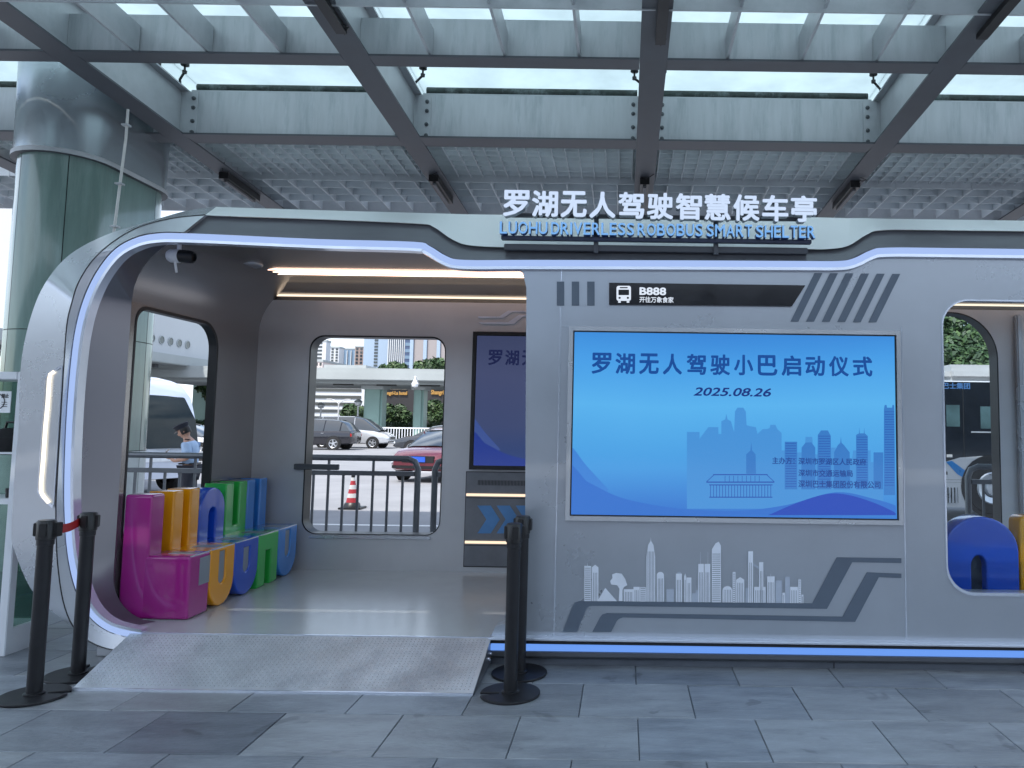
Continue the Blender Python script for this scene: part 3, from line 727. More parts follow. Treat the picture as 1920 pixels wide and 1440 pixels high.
    for (a, b, c, d) in ((870,1122,1150,1127),(835,1160,1185,1166),(850,1175,1175,1180),(850,1238,1175,1243)): ln.append([(a, b), (c, b), (c, d), (a, d)])
    ln.append([(870,1127),(875,1127),(840,1160),(835,1160)]); ln.append([(1145,1127),(1150,1127),(1185,1160),(1180,1160)])
    for k in range(21): xx = 855+15.5*k; ln.append([(xx, 1180), (xx+3, 1180), (xx+3, 1240), (xx, 1240)])
    for k in range(9): xx = 930+22*k; ln.append([(xx, 1130), (xx+2.5, 1130), (xx+2.5, 1160), (xx, 1160)])
    multi('backdrop_lines', mats['line'], ln, .0023, zs, Yg, fr)
    Yt = Yg-.0032
    def bx(b): a = tx((b[0], b[1])); c = tx((b[2], b[3])); return (a[0], a[1], c[0], c[1])
    title = '罗湖无人驾驶小巴启动仪式'
    for i, ch in enumerate(title):
        x_ = 1109+44.55*i; dy = .65*i
        if small and i > 6: break
        hh = (37, 41); wd = 37
        if ch == '小' or ch == '人': wd = 36
        text('title_character', mats['title'], fr, ch, bx((x_, 661+dy, x_+wd, 703-2.2+dy*.7)), Yt, .0012, .028)
    text('date_text', mats['title2'], fr, '2025.08.26', bx((1300, 726, 1446, 742)), Yt, .0012, .02, .25)
    if not small:
        text('organiser_text', mats['org'], fr, '主办方：', bx((1448, 857, 1490, 870)), Yt, .0012, .02)
        text('organiser_text', mats['org'], fr, '深圳市罗湖区人民政府', bx((1497, 858, 1624, 871)), Yt, .0012, .02)
        text('organiser_text', mats['org'], fr, '深圳市交通运输局', bx((1497, 880, 1599, 893)), Yt, .0012, .02)
        text('organiser_text', mats['org'], fr, '深圳巴士集团股份有限公司', bx((1497, 900, 1651, 914)), Yt, .0012, .02)
    return fr
S1 = dict(bg=grad_screen('screen_sky', [(0, (50, 118, 208)), (.25, (72, 158, 228)), (.6, (92, 182, 242)), (.85, (72, 160, 234)), (1, (58, 138, 220))], .95),
          far=emit('scr_far', (74, 152, 224), .9), near=emit('scr_near', (58, 128, 206), .9), w1=emit('scr_w1', (52, 118, 212), .9), w2=emit('scr_w2', (38, 78, 190), .9), w3=emit('scr_w3', (64, 136, 222), .9),
          line=emit('scr_line', (38, 84, 178), .9), title=emit('scr_title', (20, 78, 158), .9), title2=emit('scr_title2', (24, 54, 132), .9), org=emit('scr_org', (28, 70, 150), .9))
build_screen((1060, 612, 1692, 975), YSC, lambda p: p, S1)
S2 = dict(bg=grad_screen('screen2_sky', [(0, (50, 78, 140)), (.3, (78, 92, 138)), (.7, (84, 94, 136)), (1, (70, 80, 118))], .62),
          far=emit('scr2_far', (74, 88, 146), .8), near=emit('scr2_near', (64, 80, 140), .8), w1=emit('scr2_w1', (38, 62, 150), .8), w2=emit('scr2_w2', (30, 44, 130), .8), w3=emit('scr2_w3', (66, 90, 158), .8),
          line=emit('scr2_line', (50, 60, 120), .8), title=emit('scr2_title', (26, 34, 78), .8), title2=emit('scr2_title2', (30, 38, 84), .8), org=emit('scr2_org', (30, 38, 84), .8))
def tx2(p):  # front screen pixels -> back screen pixels
    return (886+(p[0]-1068)*.71, 626+(p[1]-620)*.725)
build_screen((880, 622, 1326, 880), YB-.062, tx2, S2, True)
# ---- back wall
bx0, bzt = W(577, 628, YB-.04); bx1, _ = W(836, 640, YB-.04); _, bz0 = W(700, 1003, YB-.04); bx0b, _ = W(570, 1000, YB-.04); bx1b = W(826, 990, YB-.04)[0]
bx0 = (bx0+bx0b)/2; bx1 = (bx1+bx1b)/2
h1 = rr(bx0, bz0, bx1, bzt, .13, 8)
rx0, rzt = W(1700, 584, YB-.04); rx1, _ = W(1872, 700, YB-.04); rz0 = bz0
h2 = rr(rx0, rz0, rx1, rzt, (.15, .15, .42, .15), 12)
panel('back_wall', M_back, sh, [[(XL, .05), (XR, .05), (XR, CZ-.155), (XL, CZ-.155)], h1, h2], YB-.04, YB+.10)
panel('back_window_gasket', M_gasket, sh, [rr(bx0, bz0, bx1, bzt, .13, 8), rr(bx0+.012, bz0+.008, bx1-.008, bzt-.014, .124, 8)], YB-.044, YB+.102)
panel('back_window_gasket', M_gasket, sh, [rr(rx0, rz0, rx1, rzt, (.15, .15, .42, .15), 12), rr(rx0+.012, rz0+.01, rx1-.012, rzt-.012, (.14, .14, .41, .14), 12)], YB-.043, YB+.101)
box('window_sill', M_shell, sh, bx0+.08, bx1-.08, YB-.06, YB-.041, bz0-.035, bz0-.008, .004)
# grey metal bar across the window corner
pb = V3(553, 880, YB-.06); pc = V3(636, 868, YB-.06)
box('bracket_bar', M_steel_lo, sh, pb.x, pc.x, YB-.09, YB-.045, pb.z, pb.z+.05, .004)
# right hand pilaster inside
x_p = W(1905, 700, YB-.06)[0]
box('pilaster', M_shell, sh, x_p, x_p+.05, YB-.10, YB-.041, FZ, CZ-.2, .01)
# warm light lines
M_warm = emit('warm_led', (255, 232, 205), 1.5, False); M_pink = emit('rosy_led', (255, 210, 185), 5.5, False); M_warm2 = emit('cabinet_led', (255, 226, 196), 1.3, False)
za = W(490, 553, YB-.05)[1]
box('ceiling_light_line', M_warm, sh, XL+.02, XR, YB-.055, YB-.042, za-.008, za+.008)
for dy in (0, .09, .18):
    zz = CZ-.004
    box('ceiling_light_line', M_pink, sh, W(440, 506, 6.3)[0]+dy, XR, 6.10+dy, 6.110+dy, zz-.006, zz)
# zigzag ornament above the back screen
def zg(p): return [(420+x/3, 420+y/3) for x, y in p]
M_orn = mat('white_ornament', (.7, .75, .85), .3, .2)
for pts in ([(1430,520),(1550,520),(1600,488),(1820,490),(1820,496),(1620,497),(1572,530),(1432,529)], [(1432,552),(1600,552),(1660,512),(1820,514),(1820,520),(1680,522),(1632,564),(1450,562)]):
    panel('zigzag_ornament', M_orn, sh, [PP(zg(pts), YB-.05)], YB-.062, YB-.041)
# cabinet front under the back screen
def z3(x, y): return (860+x/1.895, 580+y/1.895)
cabx0 = W(873, 960, YB-.05)[0]; cabx1 = cabx0+2.2; _, cz1 = W(875, 885, YB-.05); _, cz0 = W(868, 1061, YB-.05)
cab = box('service_cabinet', mat('cabinet_front', (.19, .20, .22), .4, .3), sh, cabx0, cabx1, YB-.06, YB-.041, cz0, cz1, .003)
panel('cabinet_outline', M_gasket, cab, [[(cabx0-.006, cz0-.008), (cabx1+.006, cz0-.008), (cabx1+.006, cz1+.006), (cabx0-.006, cz1+.006)], [(cabx0+.002, cz0), (cabx1-.002, cz0), (cabx1-.002, cz1), (cabx0+.002, cz1)]], YB-.055, YB-.041)
for py in (928, 1017):
    z_ = W(900, py, YB-.07)[1]; box('cabinet_light_line', M_warm2, cab, cabx0+.005, cabx1, YB-.068, YB-.060, z_-.011, z_+.011)
    box('door_gap', M_gasket, cab, cabx0+.005, cabx1, YB-.0625, YB-.060, z_-.03, z_-.024)
for k in range(34):
    x_ = W(896+2.7*k, 905, YB-.065)[0]; z_ = W(896, 905, YB-.065)[1]
    box('vent_slot', M_gasket, cab, x_, x_+.005, YB-.063, YB-.059, z_-.022, z_+.022)
M_chev = mat('blue_chevron', (.10, .27, .55), .4)
for d in (0, 36, 72, 108):
    panel('chevron', M_chev, cab, [PP([(895+d, 948), (920+d, 948), (937+d, 974), (920+d, 1000), (895+d, 1000), (912+d, 974)], YB-.066)], YB-.066, YB-.060)
# side lamp slot in the flared collar
def on_ring(px, py):
    # the two edges of the collar at this height
    def edge(c):
        for a, b in zip(c, c[1:]):
            if min(a[1], b[1]) <= py <= max(a[1], b[1]) and a[1] != b[1]:
                t = (py-a[1])/(b[1]-a[1]); return a[0]+(b[0]-a[0])*t
        return c[len(c)//2][0]
    e0, e1 = edge(Sr), edge(Orr); t = (px-e0)/(e1-e0)
    # X is linear in t on the surface; solve distance by bisection
    A = V3(e0, py, YS); Bp = V3(e1, py, 4.755)
    lo, hi = 0.0, 1.0
    for _ in range(30):
        m_ = (lo+hi)/2; Yc = A.y+(Bp.y-A.y)*m_; X = A.x+(Bp.x-A.x)*m_
        if W(px, py, Yc)[0] < X: lo = m_
        else: hi = m_
    return V3(px, py, A.y+(Bp.y-A.y)*(lo+hi)/2)
nrm_out = Vector((.5, -.85, 0)).normalized()
slot = [(86,706),(90,700),(118,684),(119,688),(103,945),(100,953),(78,933),(72,922)]
P_s = [on_ring(x, y) for x, y in slot]
cen = sum(P_s, Vector())/len(P_s)
bm = bmesh.new()
o_ = [bm.verts.new(p-nrm_out*.0+Vector((0, -.010, 0))) for p in P_s]; i_ = [bm.verts.new(p+(cen-p).normalized()*.018+Vector((0, -.010, 0))) for p in P_s]
i2 = [bm.verts.new(v.co+Vector((0, .006, 0))) for v in i_]
n = len(o_)
for k in range(n):
    bm.faces.new((o_[k], o_[(k+1) % n], i_[(k+1) % n], i_[k])); bm.faces.new((i_[k], i_[(k+1) % n], i2[(k+1) % n], i2[k]))
sl = link_mesh('side_lamp_frame', bm_mesh(bm), M_rim, sh)
bm = bmesh.new(); bm.faces.new([bm.verts.new(p+Vector((0, -.005, 0))) for p in P_s])
link_mesh('side_lamp_panel', bm_mesh(bm), M_shell, sl)
lpts = [on_ring(x, y)+Vector((0, -.012, 0)) for x, y in ((104,697),(97,702),(95,712),(92,760),(88,800),(84,860),(80,905),(80,922),(84,930),(94,942))]
tube('side_lamp_tube', emit('side_lamp_light', (255, 243, 222), 1.6, False), sl, lpts, .011, 8)
# ceiling details and speaker disc
lathe('ceiling_speaker', M_shell, sh, [(0, 0), (.10, 0), (.11, .01), (.11, .02)], (W(465, 495, 5.9)[0], 5.9, CZ-.022), 24)
p = V3(610, 462, 5.0)
box('ceiling_hatch', M_recess, sh, p.x-.0, p.x+.8, 5.0, 5.25, CZ-.01, CZ-.002)
# ---- CCTV camera: hangs inside the front opening
cc = thing('security_camera', 'small white and black security camera under the shelter ceiling', 'security camera', V3(340, 455, 5.0))
pc_ = V3(338, 480, 5.0)
lathe('housing', mat('white_plastic', (.75, .75, .76), .35), cc, [(0, -.05), (.035, -.05), (.045, -.035), (.047, .02), (.044, .03)], pc_+Vector((-.03, 0, 0)), 20, Matrix.Rotation(R(90), 4, 'Y'))
lathe('lens_hood', M_black, cc, [(.043, 0), (.045, .06), (.04, .085), (.03, .095), (.028, .08), (0, .075)], pc_+Vector((0, 0, 0)), 20, Matrix.Rotation(R(95), 4, 'Y'))
tube('bracket', mat('white_plastic', (.75, .75, .76), .35), cc, [pc_+Vector((-.01, 0, .02)), pc_+Vector((-.01, 0, .10)), Vector((pc_.x-.01, 5.0, CZ-.002))], .014, 8)
tube('antenna', mat('white_plastic', (.75, .75, .76), .35), cc, [pc_+Vector((-.03, -.01, -.03)), pc_+Vector((-.012, -.01, -.115))], .008, 8)

# ---- roof sign
YSG = 4.70
sg = thing('roof_sign', 'illuminated raised lettering sign on the shelter roof edge', 'sign', V3(1230, 460, YSG))
M_ch = emit('letter_face', (206, 224, 252), 1.0, False); M_chs = mat('letter_side', (.25, .28, .33), .35, .5)
for i, ch in enumerate('罗湖无人驾驶智慧候车亭'):
    x0 = 944+53.7*i; dy = 1.05*i
    text('letter', M_ch, sg, ch, (x0, 358.5+dy, x0+49, 408+dy), YSG, .055, .032, side=M_chs)
M_en = emit('english_letter_face', (118, 176, 240), 1.0, False); M_ens = mat('english_letter_side', (.02, .06, .22), .35)
wds = [('LUOHU', 938, 1027, 0), ('DRIVERLESS', 1034, 1189, 1.6), ('ROBOBUS', 1195, 1317, 4), ('SMART', 1324, 1409, 6), ('SHELTER', 1416, 1527, 8)]
for wd_, a, b, dy in wds:
    n = len(wd_); wid = {'V': 1.05, 'A': 1.05, 'I': .27, 'M': 1.25, 'O': 1.08, 'L': .86, 'E': .86, 'T': .9, 'S': .92}
    tot = sum(wid.get(c, 1.0) for c in wd_)+.16*(n-1); u = (b-a)/tot; x = a   # one slot per letter
    for c in wd_:
        w_ = wid.get(c, 1.0)*u
        text('letter', M_en, sg, c, (x, 417+dy*.9+(x-a)*.012, x+w_, 440+dy*.9+(x-a)*.012), YSG+.01, .05, .013, side=M_ens)
        x += w_+.16*u
xa, za = W(940, 443, YSG+.03); xb, zb2 = W(1527, 455, YSG+.03)
box('letter_rail', mat('sign_rail_navy', (.02, .03, .07), .4), sg, xa, xb-.02, YSG+.02, YSG+.06, za-.022, za+.004, .003)
box('mounting_rail', M_steel_lo, sg, xa+.01, xb-.03, YSG+.08, YSG+.12, za-.075, za-.035, .004)
for px in (1117, 1345):
    x_ = W(px, 440, YSG)[0]; box('post', M_steel_lo, sg, x_-.015, x_+.015, YSG+.065, YSG+.095, za-.09, za+.20)
box('rear_rail', M_steel_lo, sg, xa+.05, xb-.05, YSG+.07, YSG+.09, za+.14, za+.165)

# ================================================================== LETTER SEATS
def seat_mat(n, c): return mat(n, c, .2, 0, var=.03, scale=3, rvar=.05, coat=.5)
C_pink = seat_mat('magenta_gloss', (.34, .012, .20)); C_yel = seat_mat('amber_gloss', (.80, .33, .005)); C_blue = seat_mat('royal_blue_gloss', (.012, .08, .52))
C_green = seat_mat('green_gloss', (.03, .42, .07)); C_sky = seat_mat('sky_blue_gloss', (.04, .22, .62)); C_fill = mat('grey_inlay', (.24, .27, .31), .35, 0, var=.02)
XS0, XS1, XSF = XL+.02, XL+.20, -2.86          # back of seat, front of backrest, seat front
ZS, ZT = .585, .985                            # seat top, backrest top
def letter_seat(kind, m, y0, y1, label, ztop=ZT):
    t = thing('letter_seat', label, 'seat', ((XS0+XSF)/2, (y0+y1)/2, FZ), 'row of letter seats inside the shelter')
    g = .002; a, b = y0+g, y1-g; w_ = b-a; s = w_*.37; f = FZ+.002
    if kind == 'L':
        panel_x('backrest', m, t, [rr(a, f, a+w_*.62, ztop, .022, 4)], XS0, XS1, .016)
        panel_x('seat', m, t, [rr(a, f, b, ZS, .022, 4)], XS1-.03, XSF, .014)
        panel_x('inlay', C_fill, t, [[(b-.13, f+.20), (b-.006, f+.20), (b-.006, ZS-.03), (b-.13, ZS-.03)]], XSF-.01, XSF+.002)
    elif kind == 'U':
        out = [(a, ztop), (a, f+.3), (b, f+.3), (b, ztop), (b-s, ztop), (b-s, ZS-.02), (a+s, ZS-.02), (a+s, ztop)]
        panel_x('backrest', m, t, [[(b, f), (b, ztop), (b-s, ztop), (b-s, ZS-.02), (a+s, ZS-.02), (a+s, ztop), (a, ztop), (a, f)]], XS0, XS1, .014)
        c = (a+b)/2; r_ = w_/2
        arc = [(c+r_*math.cos(R(q)), f+r_*1.1+r_*1.1*math.sin(R(q))) for q in range(180, 361, 15)]
        hr = w_*.5-s; hc = f+r_*1.1
        inn = [(c-hr, ZS-.03)]+[(c+hr*math.cos(R(q)), hc+.02+hr*math.sin(R(q))) for q in range(180, 361, 20)]+[(c+hr, ZS-.03)]
        panel_x('seat', m, t, [[(a, ZS)]+arc+[(b, ZS)], inn], XS1-.03, XSF, .010)
        panel_x('inlay', C_fill, t, [inn], XSF-.05, XSF-.012)
    elif kind == 'O':
        c = (a+b)/2; r_ = w_/2
        top = [(c+r_*math.cos(R(q)), ztop-r_*.95+r_*.95*math.sin(R(q))) for q in range(0, 181, 12)]
        hr = w_*.5-s
        ih = [(c+hr, ZS)]+[(c+hr*math.cos(R(q)), ztop-r_-.02+hr*math.sin(R(q))) for q in range(0, 181, 20)]+[(c-hr, ZS)]
        panel_x('backrest', m, t, [[(b, f)]+top+[(a, f)], ih], XS0, XS1, .012)
        arc = [(c+r_*math.cos(R(q)), f+r_*1.1+r_*1.1*math.sin(R(q))) for q in range(180, 361, 15)]
        hc = f+r_*1.1
        inn = [(c-hr, ZS-.06)]+[(c+hr*math.cos(R(q)), hc+.02+hr*math.sin(R(q))) for q in range(180, 361, 20)]+[(c+hr, ZS-.06)]
        panel_x('seat', m, t, [[(a, ZS)]+arc+[(b, ZS)], inn], XS1-.03, XSF, .010)
        panel_x('inlay', C_fill, t, [inn], XSF-.05, XSF-.012)
    elif kind == 'H':
        panel_x('backrest', m, t, [[(b, f), (b, ztop), (b-s, ztop), (b-s, ZS+.06), (a+s, ZS+.06), (a+s, ztop), (a, ztop), (a, f)]], XS0, XS1, .014)
        panel_x('seat', m, t, [[(a, ZS), (a, f), (a+s, f), (a+s, ZS-.14), (b-s, ZS-.14), (b-s, f), (b, f), (b, ZS)]], XS1-.03, XSF, .012)
    # pale line along the seat's front edge
    box('edge_trim', M_rim, t, XSF-.006, XSF+.003, a+.01, b-.01, ZS-.006, ZS+.001)
    box('seat_inlay', C_fill, t, XS1+.08, XSF-.03, (a+b)/2-w_*.16, (a+b)/2+w_*.16, ZS-.001, ZS+.002)
    return t
Yb = [5.03, 5.28, 5.61, 5.97, 6.31, 6.66]
letter_seat('L', C_pink, Yb[0], Yb[1], 'magenta seat shaped like the letter L at the near end of its row')
letter_seat('U', C_yel, Yb[1], Yb[2], 'amber yellow seat shaped like the letter U beside the magenta one')
letter_seat('O', C_blue, Yb[2], Yb[3], 'royal blue seat shaped like the letter O with arched backrest', .97)
letter_seat('H', C_green, Yb[3], Yb[4], 'green seat shaped like the letter H in the row of letter seats')
letter_seat('U', C_sky, Yb[4], Yb[5], 'light sky blue seat shaped like the letter U at the far end')
# seats behind the right-hand window, seen from behind
def back_seat(m, px0, px1, label, arch=True):
    Y0 = 5.05
    xa = W(px0, 1040, Y0)[0]; xb = W(px1, 1040, Y0)[0]; zt_ = W((px0+px1)/2, 969, Y0)[1]
    t = thing('letter_seat', label, 'seat', ((xa+xb)/2, Y0+.25, FZ), 'letter seats behind the front window')
    c = (xa+xb)/2; r_ = (xb-xa)/2
    if arch: o = [(xb, FZ)]+[(c+r_*math.cos(R(q)), zt_-r_*.92+r_*.92*math.sin(R(q))) for q in range(0, 181, 10)]+[(xa, FZ)]
    else: o = rr(xa, FZ, xb, zt_, .05, 5)
    hw = r_*.20
    hl = [(c-hw-.02, FZ+.04), (c-hw-.02, FZ+.42)]+[(c-.02-hw*math.cos(R(q)), FZ+.42+hw*1.4*math.sin(R(q))) for q in range(20, 180, 20)]+[(c+hw-.02, FZ+.42), (c+hw-.02, FZ+.04)]
    panel('backrest', m, t, [o, hl] if arch else [o], Y0, Y0+.16, .012)
    if arch: panel('inlay', mat('dark_inlay', (.03, .04, .06), .2), t, [hl], Y0+.07, Y0+.11)
    box('seat', m, t, xa+.01, xb-.01, Y0+.161, Y0+.56, FZ, ZS, .02)
back_seat(C_blue, 1771, 1911, 'royal blue arched letter seat seen from behind through the front window')
back_seat(C_yel, 1914, 2060, 'amber letter seat beside the arched blue one behind the window', False)

# ================================================================== RAMP
rmp = thing('access_ramp', 'grey chequer plate access ramp leading up to the shelter floor', 'ramp', (-1.9, 4.5, 0))
c00 = V3(140, 1293, 4.25); c10 = V3(888, 1297, 4.25)
XRa, XRb = c00.x, c10.x
rx_l, rx_r = W(246, 1188, YF-.06)[0], W(921, 1191, YF-.06)[0]
y0r, y1r, zr0, zr1 = 4.235, YF-.066, .012, FZ-.002
M_plate = mat('chequer_plate', (.64, .67, .72), .34, .4, var=.2, scale=2.6, rvar=.12, dirt=(.36, .38, .43), dscale=1.9, bump=.02, bscale=90)
bm = bmesh.new()
q = [(XRa, y0r, zr0), (XRb, y0r, zr0), (rx_r, y1r, zr1), (rx_l, y1r, zr1)]
top_ = [bm.verts.new(v) for v in q]; bot_ = [bm.verts.new((v[0], v[1], max(v[2]-.012, 0))) for v in q]
bm.faces.new(top_); bm.faces.new(bot_[::-1])
for k in range(4): bm.faces.new((top_[k], bot_[k], bot_[(k+1) % 4], top_[(k+1) % 4]))
link_mesh('plate', bm_mesh(bm), M_plate, rmp)
bm = bmesh.new(); sl_ = (zr1-zr0)/(y1r-y0r)
ny, nx = 20, 92
for j in range(ny):
    for i in range(nx):
        u, v = (i+.5)/nx, (j+.5)/ny
        y = y0r+.02+(y1r-y0r-.03)*v; xa = XRa+(rx_l-XRa)*v; xb = XRb+(rx_r-XRb)*v; x = xa+.02+(xb-xa-.04)*u
        z = zr0+sl_*(y-y0r)
        an = R(52) if (i+j) % 2 == 0 else R(-52); ca, sa = math.cos(an), math.sin(an); l_, w_ = .0100, .0026
        pts = [(-l_, 0), (0, -w_), (l_, 0), (0, w_)]
        vs = [bm.verts.new((x+ca*a-sa*b, y+sa*a+ca*b, z+sl_*(sa*a+ca*b)+.0003)) for a, b in pts]; tp = bm.verts.new((x, y, z+.0016))
        for k in range(4): bm.faces.new((vs[k], vs[(k+1) % 4], tp))
link_mesh('raised_pattern', bm_mesh(bm), mat('chequer_bumps', (.70, .74, .82), .22, .7), rmp, kind='stuff')
box('nosing', M_rim, rmp, XRa, XRb, y0r-.012, y0r, .0, .014)
for (xa, xb, nm) in ((XRa, rx_l, 'side_flange'), (XRb, rx_r, 'side_flange')):
    s = -.004 if xa < -2 else .004
    bm = bmesh.new(); vs = [bm.verts.new(v) for v in ((xa+s, y0r, 0), (xb+s, y1r, 0.03), (xb+s, y1r, zr1-.004), (xa+s, y0r, zr0-.002))]
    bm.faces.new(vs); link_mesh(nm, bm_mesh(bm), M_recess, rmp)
for yy, zz in ((4.66, .06), (4.69, .09), (4.62, .08)):
    lathe('bolt', M_rim, rmp, [(0, .01), (.008, .01), (.008, 0)], (rx_r+.004, yy, zz), 8, Matrix.Rotation(R(90), 4, 'Y'))
ob = thing('junction_box', 'small grey junction box under the curved shelter corner', 'junction box', V3(205, 1215, 4.8))
p = V3(205, 1215, 4.85); box('housing', M_steel, ob, p.x-.06, p.x+.06, 4.82, 4.9, 0, .06, .005); box('lid', M_shell, ob, p.x-.052, p.x+.052, 4.812, 4.8199, .008, .052)

# ================================================================== BARRIER POSTS
def post(x, y, label, rot=0.0):
    t = thing('barrier_post', label, 'barrier post', (0, 0, 0), 'retractable belt barrier posts in front of the shelter')
    lo = [(.165*math.cos(R(a)), .165*math.sin(R(a))) for a in range(0, 360, 8)]
    slot_ = [(.06, -.008), (.166, -.010), (.166, .010), (.06, .008)]
    lo = [(.165*math.cos(R(a)), .165*math.sin(R(a))) for a in range(5, 356, 9)]+[(.06, -.009), (.06, .009)]
    me = flat_mesh([lo], .014, .003); me.transform(Matrix.Translation((0, 0, .007)))
    link_mesh('base', me, M_blackmetal, t, smooth=True)
    lathe('pole', M_blackmetal, t, [(.05, .014), (.05, .022), (.037, .026), (.037, .80), (.041, .802), (.041, .83)], seg=24)
    lathe('head', M_black, t, [(.043, .83), (.046, .832), (.046, .925), (.040, .934), (.0, .936)], seg=24)
    for q in range(4):
        M_ = Matrix.Rotation(R(90*q), 4, 'Z')
        box('belt_clip', M_black, t, .040, .056, -.017, .017, .85, .92, .003, M=M_)
    t.location = (x, y, 0.0); t.rotation_euler = (0, 0, rot)
    return t
q1 = W(65, 1288, 4.13); q2 = W(147, 1249, 4.47); q3 = W(957, 1285, 4.26); q4 = W(974, 1247, 4.60)
post(q1[0], 4.13, 'black belt barrier post nearest the ramp corner holding the red belt end', R(20))
post(q2[0], 4.47, 'black belt barrier post behind the other, close to the shelter collar', R(100))
post(q3[0], 4.26, 'black belt barrier post on the paving, front one of the touching pair', R(195))
post(q4[0], 4.60, 'black belt barrier post at the front wall, rear one of the pair', R(260))
belt = thing('barrier_belt', 'short red belt stretched between the two posts at the collar', 'belt', (q1[0], 4.2, .88))
a = Vector((q1[0]+.05, 4.15, .885)); b = Vector((q2[0]-.03, 4.44, .885)); rows = []
for k in range(9):
    t_ = k/8; p = a.lerp(b, t_); p.z -= .012*math.sin(math.pi*t_); h_ = .024; tw = .35*math.sin(math.pi*t_)
    rows.append([p+Vector((.0, -.004*tw, h_)), p+Vector((.003, 0, 0)), p+Vector((0, .004, -h_))])
loft('webbing', mat('red_webbing', (.45, .012, .015), .6, bump=.1, bscale=400), belt, rows)
box('belt_end', M_black, belt, a.x-.012, a.x+.012, 4.12, 4.17, .845, .92, .003)

# ================================================================== DISPLAY SHELF AT THE LEFT EDGE
shf = thing('white_shelf', 'white framed glass display shelf beside the rounded shelter end', 'shelf', (-4.5, 4.9, 0))
M_white = mat('white_lacquer', (.72, .74, .78), .35, var=.03)
sx1 = W(26, 1000, 4.79)[0]; sx0 = sx1-1.0; sy0, sy1 = 4.79, 5.12; szt = W(30, 697, 4.79)[1]
for x_ in (sx0, sx1-.055):
    for y_ in (sy0, sy1-.055): box('post', M_white, shf, x_, x_+.055, y_, y_+.055, 0, szt, .004)
for z_ in (0, ):
    box('base_board', M_white, shf, sx0+.056, sx1-.056, sy0+.004, sy1-.004, 0, .16, .004)
    box('side_board', M_white, shf, sx1-.051, sx1-.004, sy0+.056, sy1-.056, 0, .16)
box('top_rail', M_white, shf, sx0+.056, sx1-.056, sy0, sy1, szt-.05, szt-.001, .004)
for py, th in ((935, .035), (848, .012)):
    z_ = W(15, py, 4.80)[1]; box('shelf_board', M_white, shf, sx0+.056, sx1-.056, sy0+.005, sy1-.005, z_-th, z_)
zsb = W(15, 848, 4.80)[1]; zsb2 = W(15, 935, 4.80)[1]
box('back_pane', thin_glass('green_pane', (.55, .66, .62)), shf, sx0+.056, sx1-.056, sy1-.05, sy1-.044, .161, szt-.051)
box('side_pane', thin_glass('green_pane', (.55, .66, .62)), shf, sx1-.03, sx1-.024, sy0+.056, sy1-.056, .161, szt-.051)
nt_ = thing('notice_card', 'small white notice card with a round symbol on the shelf frame', 'notice', (sx1-.1, 4.7, 1.7))
xa, zt_ = W(-30, 733, 4.78); xb, zb_ = W(18, 774, 4.78)
panel('card', mat('white_card', (.75, .77, .8), .5), nt_, [[(xa, zb_), (xb, zb_), (xb, zt_), (xa, zt_)]], 4.780, 4.785)
M_ink = mat('black_ink', (.02, .02, .025), .6)
text('print', M_ink, nt_, '禁止吸烟', (12, 738, 40, 746), 4.7785, .001, .03)
text('print', M_ink, nt_, '禁止', (2.5, 738, 16, 746), 4.7785, .001, .03)
nt_.children[1].hide_render = True; bpy.data.objects.remove(nt_.children[1])
cxp, czp = W(-6, 753, 4.7785); panel('symbol_ring', M_ink, nt_, [[(cxp+.052*math.cos(R(a)), czp+.052*math.sin(R(a))) for a in range(0, 360, 15)], [(cxp+.046*math.cos(R(a)), czp+.046*math.sin(R(a))) for a in range(0, 360, 15)]], 4.778, 4.7795)
for py in (754, 758, 762): 
    xq, zq = W(3, py, 4.7785); box('print_line', M_ink, nt_, xq, xq+.035, 4.778, 4.7795, zq-.002, zq+.0015)
bag = thing('black_bag', 'slouching black bag on the upper board of the white shelf', 'bag', (sx1-.2, 4.93, zsb))
lathe('pouch', mat('black_cloth', (.01, .01, .012), .8, bump=.2, bscale=30), bag, [(0, .0), (.13, .0), (.145, .03), (.14, .09), (.10, .13), (.05, .15), (0, .152)], (sx1-.19, 4.95, zsb+.001), 18)
tube('handle', M_black, bag, [(sx1-.24, 4.95, zsb+.14), (sx1-.22, 4.94, zsb+.19), (sx1-.16, 4.94, zsb+.19), (sx1-.14, 4.95, zsb+.14)], .008, 6)
sh2 = thing('black_cup', 'small black cup on the lower board of the white shelf', 'cup', (sx1-.12, 4.85, zsb2))
lathe('body', M_black, sh2, [(0, .001), (.022, .001), (.028, .06), (.025, .06), (.02, .005), (0, .005)], (sx1-.10, 4.86, zsb2), 16)
tube('handle', M_black, sh2, [(sx1-.075, 4.86, zsb2+.05), (sx1-.058, 4.86, zsb2+.04), (sx1-.06, 4.86, zsb2+.02), (sx1-.076, 4.86, zsb2+.015)], .004, 6)

